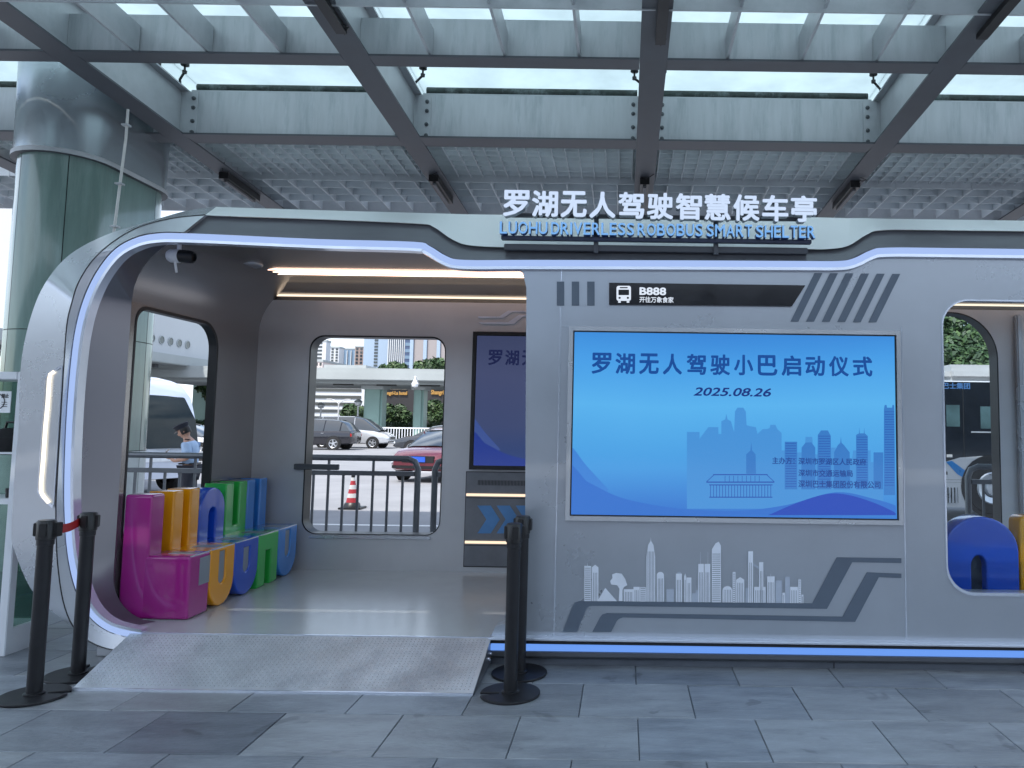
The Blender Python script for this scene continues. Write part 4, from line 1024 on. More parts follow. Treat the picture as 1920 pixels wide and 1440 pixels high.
# ================================================================== RAILINGS BEHIND
M_rail = mat('railing_paint', (.15, .16, .175), .4, .4)
def railing(x0, x1, Y, label, rl=True, rrt=True):
    t = thing('railing', label, 'railing', ((x0+x1)/2, Y, 0), 'grey steel railings behind the shelter')
    zt_, zm = 1.13, .985
    pts = []
    if rl: pts += [(x0, Y, 0), (x0, Y, zt_-.1), (x0+.03, Y, zt_-.03), (x0+.1, Y, zt_)]
    else: pts += [(x0, Y, zt_)]
    if rrt: pts += [(x1-.1, Y, zt_), (x1-.03, Y, zt_-.03), (x1, Y, zt_-.1), (x1, Y, 0)]
    else: pts += [(x1, Y, zt_)]
    tube('top_rail', M_rail, t, pts, .03, 10)
    box('mid_rail', M_rail, t, x0+.03, x1-.03, Y-.02, Y+.02, zm-.025, zm+.02)
    box('bottom_rail', M_rail, t, x0+.03, x1-.03, Y-.015, Y+.015, .10, .14)
    n = int((x1-x0)/.142)
    for k in range(1, n):
        x = x0+(x1-x0)*k/n
        box('bar', M_rail, t, x-.011, x+.011, Y-.008, Y+.008, .14, zm-.025)
        if k % 3 == 0: box('bar', M_rail, t, x-.011, x+.011, Y-.008, Y+.008, zm+.02, zt_-.02)
    return t
railing(-6.4, W(783, 900, 7.4)[0], 7.4, 'long grey steel railing behind the letter seats and the back window', True, True)
railing(W(815, 900, 7.4)[0], 2.9, 7.4, 'grey steel railing whose end shows at the window edge', True, True)
railing(W(1815, 900, 7.4)[0], 6.2, 7.4, 'grey steel railing with rounded corner before the white bus', True, True)

# ================================================================== TRAFFIC CONE
def cone():
    p = V3(660, 952, 14.1); t = thing('traffic_cone', 'red and white striped traffic cone with black base on the car park', 'traffic cone', (p.x, 12.8, 0))
    x = p.x
    b_ = box('base', M_black, t, x-.25, x+.25, 12.6, 13.05, 0, .05, .01)
    lathe('foot', M_black, t, [(.19, .05), (.17, .13), (.14, .16)], (x, 12.8, 0), 20)
    zz = [.16, .27, .37, .47, .57, .67, .75]
    for i in range(6):
        r0, r1 = .135-.1*(zz[i]-.16)/.6, .135-.1*(zz[i+1]-.16)/.6
        lathe('stripe', mat('cone_red', (.33, .02, .03), .5) if i % 2 == 0 else mat('cone_white', (.5, .5, .5), .5), t, [(r0, zz[i]), (r1, zz[i+1])], (x, 12.8, 0), 20)
    lathe('tip', M_black, t, [(.04, .75), (.045, .76), (.04, .80), (0, .80)], (x, 12.8, 0), 16)
    t.location = (p.x, 14.1, -.15); t.scale = (.82, .82, .78)
cone()

# ================================================================== VEHICLES
M_cglass = mat('car_glass', (.03, .04, .05), .06, 0, var=.05, rvar=.01, coat=.4)
M_tyre = mat('tyre_rubber', (.015, .015, .016), .8); M_rimw = mat('alloy_rim', (.5, .52, .55), .3, .7)
def wheel(t, x, y, r, wdt=.2):
    Mx = Matrix.Rotation(R(90), 4, 'X')
    s = 1 if y > 0 else -1
    w_ = lathe('wheel', M_tyre, t, [(r*.6, -wdt/2), (r*.95, -wdt/2), (r, -wdt/2+.03), (r, wdt/2-.03), (r*.95, wdt/2), (r*.6, wdt/2)], (x, y-s*wdt*.45, r), 24, Mx)
    bm = bmesh.new()
    add_lathe(bm, [(r*.62, 0), (r*.66, .03), (r*.58, .01)], 24, Matrix.Translation((x, y, r)) @ Matrix.Rotation(R(90 if s < 0 else -90), 4, 'X'))
    for k in range(5):
        add_box(bm, -.035, .035, -.012, .012, .02, r*.62, Matrix.Translation((x, y-s*.0, r)) @ Matrix.Rotation(R(72*k+10), 4, 'Y'))
    add_lathe(bm, [(0, .02), (.06, .02), (.07, 0)], 12, Matrix.Translation((x, y, r)) @ Matrix.Rotation(R(90 if s < 0 else -90), 4, 'X'))
    link_mesh('rim', bm_mesh(bm), M_rimw, w_, smooth=False)
    lathe('wheel_hub', M_black, w_, [(r*.6, 0), (0, 0)], (x, y-s*.03, r), 20, Mx)
def ringc(x, w, zb_, zt_, crown=.03, n=7):
    pts = [(0, zb_), (w*.86, zb_), (w*.97, zb_+.06), (w, zb_+(zt_-zb_)*.45), (w*.985, zb_+(zt_-zb_)*.8), (w*.93, zt_-.01), (w*.6, zt_+crown*.8), (0, zt_+crown)]
    return [Vector((x, -y, z)) for y, z in pts]+[Vector((x, y, z)) for y, z in pts[-2:0:-1]]
def gh(x, w, zb_, zt_):
    if zt_-zb_ < .02: zt_ = zb_+.02
    wt = w-.17*(zt_-zb_)/.5
    pts = [(w, zb_), (w-(w-wt)*.55, zb_+(zt_-zb_)*.6), (wt, zt_-.03), (wt*.8, zt_), (0, zt_+.02)]
    return [Vector((x, -y, z)) for y, z in pts]+[Vector((x, y, z)) for y, z in pts[-2::-1]]
def car(name, label, cat, color, Lh, body, green, wheels, wr, half, loc, rz, plate=None, group='vehicles in the car park behind the shelter'):
    """car nose points to +x in its own space"""
    t = thing(name, label, cat, (0, 0, 0), group)
    rows = [ringc(x, half*s, a, b) for x, s, a, b in body]
    bm = bmesh.new(); vr = [[bm.verts.new(p) for p in r] for r in rows]
    for A, B_ in zip(vr, vr[1:]):
        for i in range(len(A)): bm.faces.new((A[i], A[(i+1) % len(A)], B_[(i+1) % len(A)], B_[i]))
    bm.faces.new(vr[0]); bm.faces.new(vr[-1])
    link_mesh('body', bm_mesh(bm), color, t, smooth=True)
    g = [gh(x, half*.92*s, a, b) for x, s, a, b in green]
    bm = bmesh.new(); vr = [[bm.verts.new(p) for p in r] for r in g]
    for A, B_ in zip(vr, vr[1:]):
        for i in range(len(A)-1): bm.faces.new((A[i], A[i+1], B_[i+1], B_[i]))
    win = link_mesh('windows', bm_mesh(bm), M_cglass, t, smooth=True)
    # roof skin: the flat stations, a little above the glass
    rf = [r for r, q in zip(g, green) if q[3] > max(z[3] for z in green)-.12]
    rows = [[p+Vector((0, 0, .012)) for p in r[2:-2]] for r in rf]
    if len(rows) > 1: loft('roof', color, t, rows)
    # pillars
    bm = bmesh.new()
    xs = [q[0] for q in green]
    mid = sum(xs)/len(xs)
    for s in (-1, 1):
        for x in (mid-.1, mid+.9, mid-1.0):
            idx = min(range(len(green)-1), key=lambda i: abs((green[i][0]+green[i+1][0])/2-x)); q0, q1_ = green[idx], green[idx+1]
            tt = 0 if q1_[0] == q0[0] else max(0, min(1, (x-q0[0])/(q1_[0]-q0[0])))
            zt_ = q0[3]+(q1_[3]-q0[3])*tt; zb_ = q0[2]+(q1_[2]-q0[2])*tt
            if zt_-zb_ < .3: continue
            add_tube(bm, [(x, s*half*.925, zb_), (x-.02, s*(half*.92-.10*(zt_-zb_)/.5), zb_+(zt_-zb_)*.6), (x-.04, s*(half*.92-.165*(zt_-zb_)/.5), zt_-.03)], .022, 6)
    if len(bm.verts): link_mesh('pillars', bm_mesh(bm), color, t)
    else: bm.free()
    for x in wheels:
        for s in (-1, 1): 
            lathe('wheel_arch', M_black, t, [(wr*1.16, 0), (0, 0)], (x, s*half*1.002, wr*1.02), 20, Matrix.Rotation(R(90), 4, 'X'))
            wheel(t, x, s*(half*1.012), wr)
    xf = body[-1][0]; xr = body[0][0]; zf = body[-1][3]; zr_ = body[0][3]
    ML = mat('headlamp', (.7, .75, .8), .1, coat=.5); MT = mat('tail_lamp', (.5, .01, .01), .2, coat=.5)
    for s in (-1, 1):
        box('headlight', ML, t, xf-.22, xf-.02, s*half*.86-.16*(s > 0)-.0*(s < 0), s*half*.86+.16*(s < 0), zf-.10, zf+.0, .02)
        box('tail_light', MT, t, xr+.0, xr+.18, s*half*.9-.14*(s > 0), s*half*.9+.14*(s < 0), zr_-.22, zr_-.04, .02)
        xm = green[-2][0]-.25
        box('mirror', color, t, xm-.06, xm+.1, s*half*1.0, s*half*1.16, green[-1][2]+.02, green[-1][2]+.16, .03)
    box('grille', M_black, t, xf-.05, xf+.012, -half*.5, half*.5, body[-1][2]+.18, body[-1][2]+.36, .01)
    box('bumper', M_black, t, xf-.06, xf+.014, -half*.8, half*.8, body[-1][2]+.02, body[-1][2]+.10, .01)
    if plate:
        pl = box('number_plate', mat('blue_plate', (.02, .09, .5), .4), t, xf+.012, xf+.03, -.22, .22, body[-1][2]+.20, body[-1][2]+.34)
    for s in (-1, 1):
        for x in (mid-.15, mid+.85):
            box('door_handle', M_rimw, t, x, x+.14, s*half*.99, s*half*1.02, green[1][2]-.14, green[1][2]-.11)
    t.location = loc; t.rotation_euler = (0, 0, rz)
    return t
def paint(n, c): return mat(n, c, .22, .3, var=.02, coat=.7)
P_black, P_silver, P_red, P_white = paint('black_car_paint', (.018, .018, .024)), paint('silver_car_paint', (.5, .52, .55)), paint('red_car_paint', (.13, .018, .03)), paint('white_car_paint', (.55, .55, .56))
suv_b = [(-2.38, .82, .42, .95), (-2.3, .96, .34, 1.02), (-1.7, 1, .28, 1.05), (0, 1, .26, 1.02), (1.3, 1, .28, 1.0), (1.9, .96, .3, .94), (2.3, .86, .34, .8), (2.4, .72, .38, .7)]
suv_g = [(-2.28, .93, 1.02, 1.05), (-1.95, .97, 1.04, 1.48), (-1.6, .98, 1.04, 1.62), (-.3, 1, 1.02, 1.68), (.4, 1, 1.0, 1.62), (1.25, .98, .99, 1.05)]
van_b = [(-2.4, .9, .4, 1.1), (-2.32, .98, .32, 1.12), (-1, 1, .28, 1.12), (.6, 1, .27, 1.1), (1.5, .98, .28, 1.02), (2.05, .93, .3, .88), (2.35, .8, .34, .68)]
van_g = [(-2.36, .95, 1.1, 1.2), (-2.2, .97, 1.11, 1.72), (-1.8, .98, 1.11, 1.84), (.2, 1, 1.1, 1.86), (.8, 1, 1.08, 1.72), (1.75, .96, .98, 1.06)]
sed_b = [(-2.35, .84, .42, .92), (-2.25, .95, .34, .98), (-1.5, 1, .26, .97), (0, 1, .25, .93), (1.2, 1, .26, .92), (1.8, .97, .28, .86), (2.25, .88, .32, .72), (2.36, .76, .36, .62)]
sed_g = [(-1.85, .9, .96, 1.0), (-1.25, .95, .95, 1.28), (-.7, .97, .94, 1.42), (.1, 1, .93, 1.44), (.5, 1, .92, 1.38), (1.35, .97, .91, .95)]
def Xg(px, Y): return (px-CX)/FPX*Y
YCAR = 33.0
car('parked_suv', 'black parked SUV with silver window trim seen side-on through the window', 'car', P_black, 4.8, suv_b, suv_g, (-1.45, 1.5), .36, .93, (Xg(672, 42)-2.35, 42, -.15), math.pi)
car('parked_van', 'silver people carrier parked behind the black SUV', 'van', P_silver, 4.8, van_b, van_g, (-1.5, 1.45), .33, .9, (Xg(742, 45)-2.4, 45, -.15), 0)
rc = car('red_sedan', 'dark red sedan with blue number plate facing the railing', 'car', P_red, 4.7, sed_b, sed_g, (-1.4, 1.42), .33, .93, (-5.05, 22.4, -.15), R(-101), plate='x')
car('dark_hatchback', 'dark grey car parked beyond the red sedan', 'car', paint('dark_grey_paint', (.04, .045, .055)), 4.7, sed_b, sed_g, (-1.4, 1.42), .33, .93, (Xg(751, 38)+2.35, 38, -.15), math.pi)
car('white_saloon', 'white saloon parked beyond the uniformed person', 'car', P_white, 4.7, sed_b, sed_g, (-1.4, 1.42), .33, .93, (Xg(398, 30)-1.2, 30, -.15), 0)
car('white_hatchback', 'white car parked behind the rounded minibus', 'car', P_white, 4.7, sed_b, sed_g, (-1.4, 1.42), .33, .93, (Xg(330, 24)-2.3, 24, -.15), 0)

# rounded minibus seen through the side window
def minibus():
    M_bus = mat('minibus_glass', (.012, .018, .02), .12, 0, var=.1, spec=.3)
    t = thing('rounded_minibus', 'silver driverless minibus with a rounded glass front behind the side window', 'minibus', (0, 0, 0), 'vehicles in the car park behind the shelter')
    body = [(-4.6, .92, .5, 2.35), (-4.4, 1, .34, 2.5), (0, 1, .3, 2.55), (.6, 1, .3, 2.5), (1.0, .99, .3, 2.38), (1.35, .97, .32, 2.1), (1.6, .93, .34, 1.6), (1.72, .9, .36, 1.0), (1.72, .82, .4, .6)]
    half = 1.05
    rows = [ringc(x, half*s, a, b, .06) for x, s, a, b in body]
    bm = bmesh.new(); vr = [[bm.verts.new(p) for p in r] for r in rows]
    for A, B_ in zip(vr, vr[1:]):
        for i in range(len(A)): bm.faces.new((A[i], A[(i+1) % len(A)], B_[(i+1) % len(A)], B_[i]))
    bm.faces.new(vr[0]); bm.faces.new(vr[-1])
    link_mesh('body', bm_mesh(bm), paint('minibus_silver', (.5, .56, .68)), t, smooth=True)
    def sidewin(pts, nm='window'):
        for s in (-1, 1):
            me = flat_mesh([pts], .03, .006); me.transform(Matrix.Translation((0, s*half*1.0, 0)) @ FACE_CAM); link_mesh(nm, me, M_bus, t)
    sidewin(rr(-4.2, 1.0, -2.2, 2.2, .15)); sidewin(rr(-2.1, .55, -.4, 2.25, .15), 'door_glass')
    sidewin([(-.3, .9), (1.1, .9), (1.08, 1.5), (.85, 1.95), (.5, 2.2), (-.3, 2.22)])
    # wrap-around windscreen
    ws = [(1.0, 2.36), (1.37, 2.08), (1.62, 1.6), (1.74, 1.0)]
    rows = [[Vector((x+.02, -half*q, z)), Vector((x+.05, -half*.5*q, z)), Vector((x+.06, 0, z)), Vector((x+.05, half*.5*q, z)), Vector((x+.02, half*q, z))] for (x, z), q in zip(ws, (.5, .74, .84, .86))]
    loft('windscreen', M_bus, t, rows)
    for x in (-3.4, .75):
        for s in (-1, 1): lathe('wheel_arch', M_black, t, [(.42, 0), (0, 0)], (x, s*half*1.003, .38), 20, Matrix.Rotation(R(90), 4, 'X')); wheel(t, x, s*half*1.012, .36)
    for s in (-1, 1):
        me = flat_mesh([[(.0, 2.36), (.3, 2.34), (.80, 2.12), (1.12, 1.66), (1.28, .95), (1.12, .95), (.95, 1.55), (.62, 1.98), (.2, 2.2), (.0, 2.24)]], .05, .006); me.transform(Matrix.Translation((0, s*half*1.01, 0)) @ FACE_CAM); link_mesh('pillar_arc', me, paint('minibus_silver', (.5, .56, .68)), t)
        box('door_bar', P_silver, t, -1.30, -1.24, s*half*1.0-.03, s*half*1.0+.03, .6, 2.2)
    lathe('roof_sensor', M_black, t, [(.16, 0), (.2, .05), (.18, .12), (.08, .18), (0, .18)], (.55, 0, 2.53), 16)
    lathe('roof_sensor', M_black, t, [(.1, 0), (.1, .1), (0, .12)], (-.2, .5, 2.58), 12)
    box('light_strip', mat('headlamp', (.7, .75, .8), .1, coat=.5), t, 1.70, 1.76, -.8, .8, .72, .80, .01)
    box('sill_trim', P_white, t, -4.2, 1.5, -half*1.02, -half*.98, .32, .55, .02)
    t.location = (Xg(368, 16.5)-1.9, 16.5, -.15); t.rotation_euler = (0, 0, R(-24))
minibus()

# white city bus seen through the right-hand window
def citybus():
    X0 = Xg(1660, 13.2); Y0 = 13.2
    t = thing('white_city_bus', 'white and black city bus with blue lettering behind the right window', 'bus', (X0, Y0, 0), 'vehicles in the car park behind the shelter')
    Lb = 9.5; zt_ = 2.35
    def prf(x0, x1, a, b, r, y0, y1, nm, m, par=t, bev=.02): return panel(nm, m, par, [rr(x0, a, x1, b, r, 6)], y0, y1, bev)
    prf(X0, X0+Lb, .28, zt_, (.15, .15, .3, .3), Y0, Y0+2.4, 'body', P_white, bev=.06)
    M_bg = mat('bus_black_glass', (.006, .009, .014), .08, 0, var=.3, coat=.5)
    za_ = W(1800, 716, Y0)[1]; zb_ = W(1800, 868, Y0)[1]
    prf(X0+.05, X0+Lb-.1, zb_-.06, za_, .05, Y0-.012, Y0+.0, 'window_band', M_bg, bev=.004)
    # white lower body whose top edge swells over the wheel
    arc = [(1700, 885), (1765, 868), (1800, 858), (1840, 855), (1900, 856), (2300, 862), (2300, 958), (1700, 950)]
    panel('lower_panel', P_white, t, [PP(arc, Y0-.03)], Y0-.03, Y0-.013)
    panel('blue_stripe', mat('bus_blue', (.02, .2, .5), .3), t, [PP([(1774, 866), (1785, 864), (1812, 884), (1838, 898), (1840, 905), (1820, 903), (1795, 889)], Y0-.036)], Y0-.036, Y0-.0301)
    # roof pod
    box('roof_pod', P_white, t, Xg(1792, Y0), X0+Lb-.6, Y0+.3, Y0+2.1, zt_-.02, W(1830, 683, Y0+.3)[1], .12)
    box('roof_pod', P_white, t, X0+.2, Xg(1782, Y0), Y0+.3, Y0+2.1, zt_-.02, W(1770, 709, Y0+.3)[1], .05)
    # panes within the black band
    Mw = mat('bus_pane', (.05, .09, .10), .06, 0, var=.5, scale=1.5, coat=.4)
    for (a, b, c, d) in ((1774, 759, 1800, 800), (1838, 762, 1866, 804), (1880, 762, 1960, 804)):
        xa, z1_ = W(a, b, Y0-.014); xb, z0_ = W(c, d, Y0-.014); box('window', Mw, t, xa, xb, Y0-.016, Y0-.0125, z0_, z1_)
    for px in (1805,): x_ = Xg(px, Y0); box('door_seam', M_gasket, t, x_, x_+.012, Y0-.018, Y0-.013, .5, za_)
    text('lettering', emit('bus_letter_blue', (70, 130, 200), .8, False), t, '巴士集团', (1768, 717, 1819, 729), Y0-.016, .004, .02)
    xa, z_ = W(1821, 810, Y0-.02); box('trim_line', M_rimw, t, xa, xa+1.2, Y0-.02, Y0-.0125, z_-.012, z_+.012)
    # vents and flap
    xa, z1_ = W(1765, 914, Y0-.04); xb, z0_ = W(1797, 943, Y0-.04)
    box('vent_panel', M_black, t, xa, xb, Y0-.034, Y0-.0301, z0_, z1_)
    for k in range(5): x_ = xa+(xb-xa)*(k+.5)/5; box('vent_slat', M_rimw, t, x_-.022, x_+.014, Y0-.046, Y0-.0341, z0_, z1_)
    xa, z1_ = W(1765, 884, Y0-.04); xb, z0_ = W(1777, 890, Y0-.04); box('handle_recess', M_black, t, xa, xb, Y0-.034, Y0-.0301, z0_, z1_)
    for (a, b, c, d) in ((1762, 899, 1813, 900.2), (1762, 904, 1813, 905)):
        xa, z1_ = W(a, b, Y0-.04); xb, z0_ = W(c, d, Y0-.04); box('panel_joint', M_gasket, t, xa, xb, Y0-.0325, Y0-.0301, z0_, z1_)
    xa, z1_ = W(1775, 852, Y0-.02); box('reflector', P_white, t, xa, xa+.1, Y0-.02, Y0-.0125, z1_-.05, z1_)
    for xw in (Xg(1856, Y0), Xg(1856, Y0)+5.2):
        lathe('wheel_arch', M_black, t, [(.55, 0), (0, 0)], (xw, Y0-.037, .5), 28, Matrix.Rotation(R(90), 4, 'X'))
        lathe('wheel', M_tyre, t, [(.28, .0), (.44, .0), (.47, -.03), (.47, -.2)], (xw, Y0-.05, .47), 28, Matrix.Rotation(R(90), 4, 'X'))
        lathe('hubcap', M_rimw, t, [(.28, .0), (.26, .02), (.15, -.02), (.12, .03), (0, .03)], (xw, Y0-.052, .47), 24, Matrix.Rotation(R(90), 4, 'X'))
citybus()

# ================================================================== PERSON IN UNIFORM
def person():
    Y0 = 12.4
    p0 = V3(350, 915, Y0); x0 = p0.x
    t = thing('person', 'person in pale blue uniform shirt and black cap looking down at a phone', 'person', (0, 0, 0))
    M_skin = mat('skin', (.42, .24, .17), .55, var=.05); M_shirt = mat('pale_blue_shirt', (.38, .52, .72), .8, var=.08, scale=8, bump=.15, bscale=14); M_tr = mat('navy_trousers', (.015, .018, .03), .8)
    def skin_body(name, m, verts, edges, radii, root=0, sub=2, parent=t):
        me = bpy.data.meshes.new(name); me.from_pydata(verts, edges, [])
        o = bpy.data.objects.new(name, me); COL.objects.link(o)
        md = o.modifiers.new('s', 'SKIN'); md.use_smooth_shade = True
        for i, v in enumerate(me.skin_vertices[0].data): v.radius = radii[i] if isinstance(radii[i], tuple) else (radii[i], radii[i]); v.use_root = (i == root)
        ms = o.modifiers.new('d', 'SUBSURF'); ms.levels = sub; ms.render_levels = sub
        bpy.context.view_layer.update()
        me2 = bpy.data.meshes.new_from_object(o.evaluated_get(bpy.context.evaluated_depsgraph_get()))
        bpy.data.objects.remove(o)
        return link_mesh(name, me2, m, parent, smooth=True)
    # faces -x; coordinates in metres, feet on the ground
    V = [(0,0,.92),(0,0,1.05),(-.01,0,1.22),(-.03,0,1.33),(-.075,0,1.42),(-.115,0,1.50),   # pelvis..head
         (0,-.09,.86),(-.01,-.10,.48),(.02,-.10,.09),(-.10,-.11,.04),
         (0,.09,.86),(.02,.10,.48),(.05,.10,.09),(-.07,.11,.04),
         (-.02,-.17,1.32),(.03,-.22,1.07),(-.20,-.14,1.02),(-.28,-.09,1.06),
         (-.02,.17,1.32),(.03,.22,1.07),(-.20,.14,1.04),(-.28,.08,1.09)]
    E = [(0,1),(1,2),(2,3),(3,4),(4,5),(0,6),(6,7),(7,8),(8,9),(0,10),(10,11),(11,12),(12,13),(3,14),(14,15),(15,16),(16,17),(3,18),(18,19),(19,20),(20,21)]
    Rr = [(.12,.15),(.105,.135),(.115,.155),(.10,.12),(.05,.05),(.075,.085),.085,.06,.045,.04,.085,.06,.045,.04,.065,.045,.033,.03,.065,.045,.033,.03]
    skin_body('body', M_skin, V, E, Rr)
    # shirt and trousers over the body
    Vs = [(0,0,.90),(0,0,1.05),(-.01,0,1.22),(-.03,0,1.345),(-.02,-.17,1.325),(.03,-.22,1.13),(-.02,.17,1.325),(.03,.22,1.13)]
    skin_body('shirt', M_shirt, Vs, [(0,1),(1,2),(2,3),(3,4),(4,5),(3,6),(6,7)], [(.15,.18),(.135,.165),(.14,.18),(.11,.13),.082,.07,.082,.07])
    Vt = [(0,0,.90),(0,-.09,.84),(-.01,-.10,.48),(.02,-.10,.08),(0,.09,.84),(.02,.10,.48),(.05,.10,.08)]
    skin_body('trousers', M_tr, Vt, [(0,1),(1,2),(2,3),(0,4),(4,5),(5,6)], [(.145,.165),.11,.085,.075,.11,.085,.075])
    # head with a face
    H = Matrix.Translation((-.125, 0, 1.53)) @ Matrix.Rotation(R(-28), 4, 'Y')
    bm = bmesh.new(); bmesh.ops.create_uvsphere(bm, u_segments=20, v_segments=14, radius=1)
    for v in bm.verts:
        x, y, z = v.co
        k = 1-.22*max(0, -z)
        v.co = Vector((x*.10*k, y*.078*k, z*.125))
        if x < -.8 and abs(y) < .3 and -.35 < z < .15: v.co.x -= .022
        if x < -.5 and z < -.6: v.co.x -= .012
    bmesh.ops.transform(bm, matrix=H, verts=bm.verts)
    link_mesh('face', bm_mesh(bm), M_skin, t, smooth=True)
    for s in (-1, 1):
        lathe('eye', M_black, t, [(0, .006), (.008, .002), (.01, 0)], H @ Vector((-.09, s*.03, .01)), 8, Matrix.Rotation(R(-90), 4, 'Y'))
        lathe('ear', M_skin, t, [(0, .012), (.02, .01), (.028, 0)], H @ Vector((.01, s*.074, -.005)), 10, Matrix.Rotation(R(-90*s), 4, 'X'))
    box('mouth', mat('lips', (.3, .1, .09), .5), t, -.09, -.084, -.02, .02, -.062, -.056, M=H)
    bm = bmesh.new(); bmesh.ops.create_uvsphere(bm, u_segments=18, v_segments=12, radius=1)
    bmesh.ops.delete(bm, geom=[v for v in bm.verts if v.co.x < -.35 and v.co.z < .45 or v.co.z < -.55], context='VERTS')
    for v in bm.verts: v.co = Vector((v.co.x*.112+.006, v.co.y*.088, v.co.z*.125+.01))
    bmesh.ops.transform(bm, matrix=H, verts=bm.verts); link_mesh('hair', bm_mesh(bm), mat('black_hair', (.01, .009, .009), .5), t, smooth=True)
    lathe('cap', M_tr, t, [(.10, .0), (.112, .03), (.135, .07), (.12, .085), (0, .095)], (0, 0, 0), 22, H @ Matrix.Translation((.0, 0, .055)) @ Matrix.Scale(.82, 4, (0, 1, 0)))
    bm = bmesh.new(); ar = [(-.16*math.cos(R(a)), .085*math.sin(R(a))) for a in range(-80, 81, 16)]
    vs = [bm.verts.new((x, y, .058-.02*(-x-.09)/.07)) for x, y in ar]+[bm.verts.new((-.085, .07, .062)), bm.verts.new((-.098, 0, .064)), bm.verts.new((-.085, -.07, .062))]
    bm.faces.new(vs); bmesh.ops.transform(bm, matrix=H, verts=bm.verts); bmesh.ops.solidify(bm, geom=bm.faces[:], thickness=.004)
    link_mesh('cap_peak', bm_mesh(bm), M_black, t)
    for s in (-1, 1): box('epaulette', M_tr, t, -.06, .02, s*.13-.03, s*.13+.03, 1.395, 1.405, .003)
    box('belt', M_black, t, -.15, .15, -.155, .155, .955, .985, .012)
    # hands: palm, four fingers and a thumb each
    for s, wx, wz in ((-1, -.30, 1.065), (1, -.30, 1.095)):
        bm = bmesh.new(); cy = s*.075
        add_tube(bm, [(wx+.03, cy, wz), (wx-.02, cy*.8, wz+.012), (wx-.06, cy*.75, wz+.02)], [.022, .034, .028], 8)
        for k in range(4):
            yy = cy*.75+(k-1.5)*.017; ln_ = (.058, .066, .062, .048)[k]
            add_tube(bm, [(wx-.05, yy, wz+.02), (wx-.05-ln_*.5, yy, wz+.034), (wx-.05-ln_*.85, yy*.95, wz+.05), (wx-.05-ln_*.8, yy*.9, wz+.065)], [.009, .0085, .008, .006], 6)
        add_tube(bm, [(wx-.01, cy*.6, wz+.02), (wx-.04, cy*.35, wz+.045), (wx-.065, cy*.3, wz+.06)], [.011, .010, .008], 6)
        link_mesh('hand', bm_mesh(bm), M_skin, t, smooth=True)
    for s, dx in ((-1, 0), (1, .03)): box('shoe', M_black, t, -.16+dx, .09+dx, s*.105-.045, s*.105+.045, 0, .07, .02)
    t.location = (x0+.03, Y0, -.15); t.scale = (.93, .93, .93)
    t.rotation_euler = (0, 0, R(12))
    ph = thing('phone', 'pale smartphone held in both hands by the uniformed person', 'phone', (0, 0, 0))
    box('case', mat('phone_case', (.6, .6, .62), .3), ph, -.04, .04, -.004, .004, -.075, .075, .003); box('display', M_cglass, ph, -.036, .036, .0041, .0052, -.07, .07)
    loc = Matrix.Rotation(R(12), 3, 'Z') @ Vector((-.372, 0, 1.08)); ph.location = (t.location.x+loc.x, t.location.y+loc.y, t.location.z+loc.z)
    ph.rotation_euler = (R(-40), 0, R(-78))
person()

# ================================================================== FAR SIDE: VIADUCT, TREES, LAMPS, BUILDINGS
M_deck = mat('viaduct_concrete', (.33, .36, .365), .7, var=.1, scale=.3); M_pier = mat('pier_green', (.20, .31, .28), .5, var=.12, scale=.4)
via = thing('viaduct', 'long pale raised deck on green piers across the car park', 'viaduct', (-18, 52, 0))
YV = 52.0
_, zd1 = W(700, 697, YV); _, zd0 = W(700, 713, YV)
box('deck', M_deck, via, -34, 2, YV, YV+10, zd0, zd1, .05)
box('deck_soffit', M_deck, via, -34, 2, YV+.8, YV+9, zd0-.22, zd0-.001)
box('parapet', M_deck, via, -34, 2, YV+.1, YV+.3, zd1, zd1+.25)
for (a, b) in ((683, 717), (776, 795), (905, 930)):
    xa = Xg(a, YV+2); xb = Xg(b, YV+2); box('pier', M_pier, via, xa, xb, YV+2, YV+3.3, -.2, zd0-.221, .15)
    box('pier_cap', M_deck, via, xa-.15, xb+.15, YV+1.8, YV+3.5, zd0-.55, zd0-.222, .05)
for k in range(7): box('soffit_lamp', M_black, via, -27+3.1*k, -25.6+3.1*k, YV+1.2, YV+1.4, zd0-.32, zd0-.221)
# second deck, running away beyond the side window
via2 = thing('side_walkway', 'pale raised walkway deck beneath the building with round windows', 'walkway', (-31, 50, 0))
XD = -30.5
box('deck', M_deck, via2, XD-8, XD, 36, 80, 5.1, 5.75, .05)
for k in range(9): box('deck_rib', M_steel_lo, via2, XD-6, XD-1, 38+4*k, 38.3+4*k, 4.85, 5.099)
for y in (47, 62): box('pier', M_pier, via2, XD-5.4, XD-4, y, y+1.6, 0, 5.099, .1)
pb_ = thing('porthole_building', 'white building with a row of five round windows', 'building', (XD-2, 45, 0))
yA, yB = 38, 57.5
box('wall', mat('white_render', (.46, .48, .50), .6, var=.04, scale=.2), pb_, XD-10, XD-1.2, yA, yB, 5.76, 13.5, .05)
for k in range(5):
    px_ = 279.5+18.3*k-.7*k*k*.5; Yp = (XD-1.19)/((px_-CX)/FPX)
    zc = W(px_, 634+3.1*k, Yp)[1]
    wf = lathe('round_window', M_cglass, pb_, [(0, .05), (.25, .05)], (XD-1.2, Yp, zc), 24, Matrix.Rotation(R(90), 4, 'Y'))
    lathe('frame', M_deck, wf, [(.25, 0), (.25, .07), (.29, .07), (.30, 0)], (XD-1.2, Yp, zc), 24, Matrix.Rotation(R(90), 4, 'Y'))
Yp = (XD-1.19)/((271-CX)/FPX); zc = W(271, 593, Yp)[1]; box('slot_window', M_cglass, pb_, XD-1.22, XD-1.17, Yp-.5, Yp+.4, zc-1.1, zc+2)
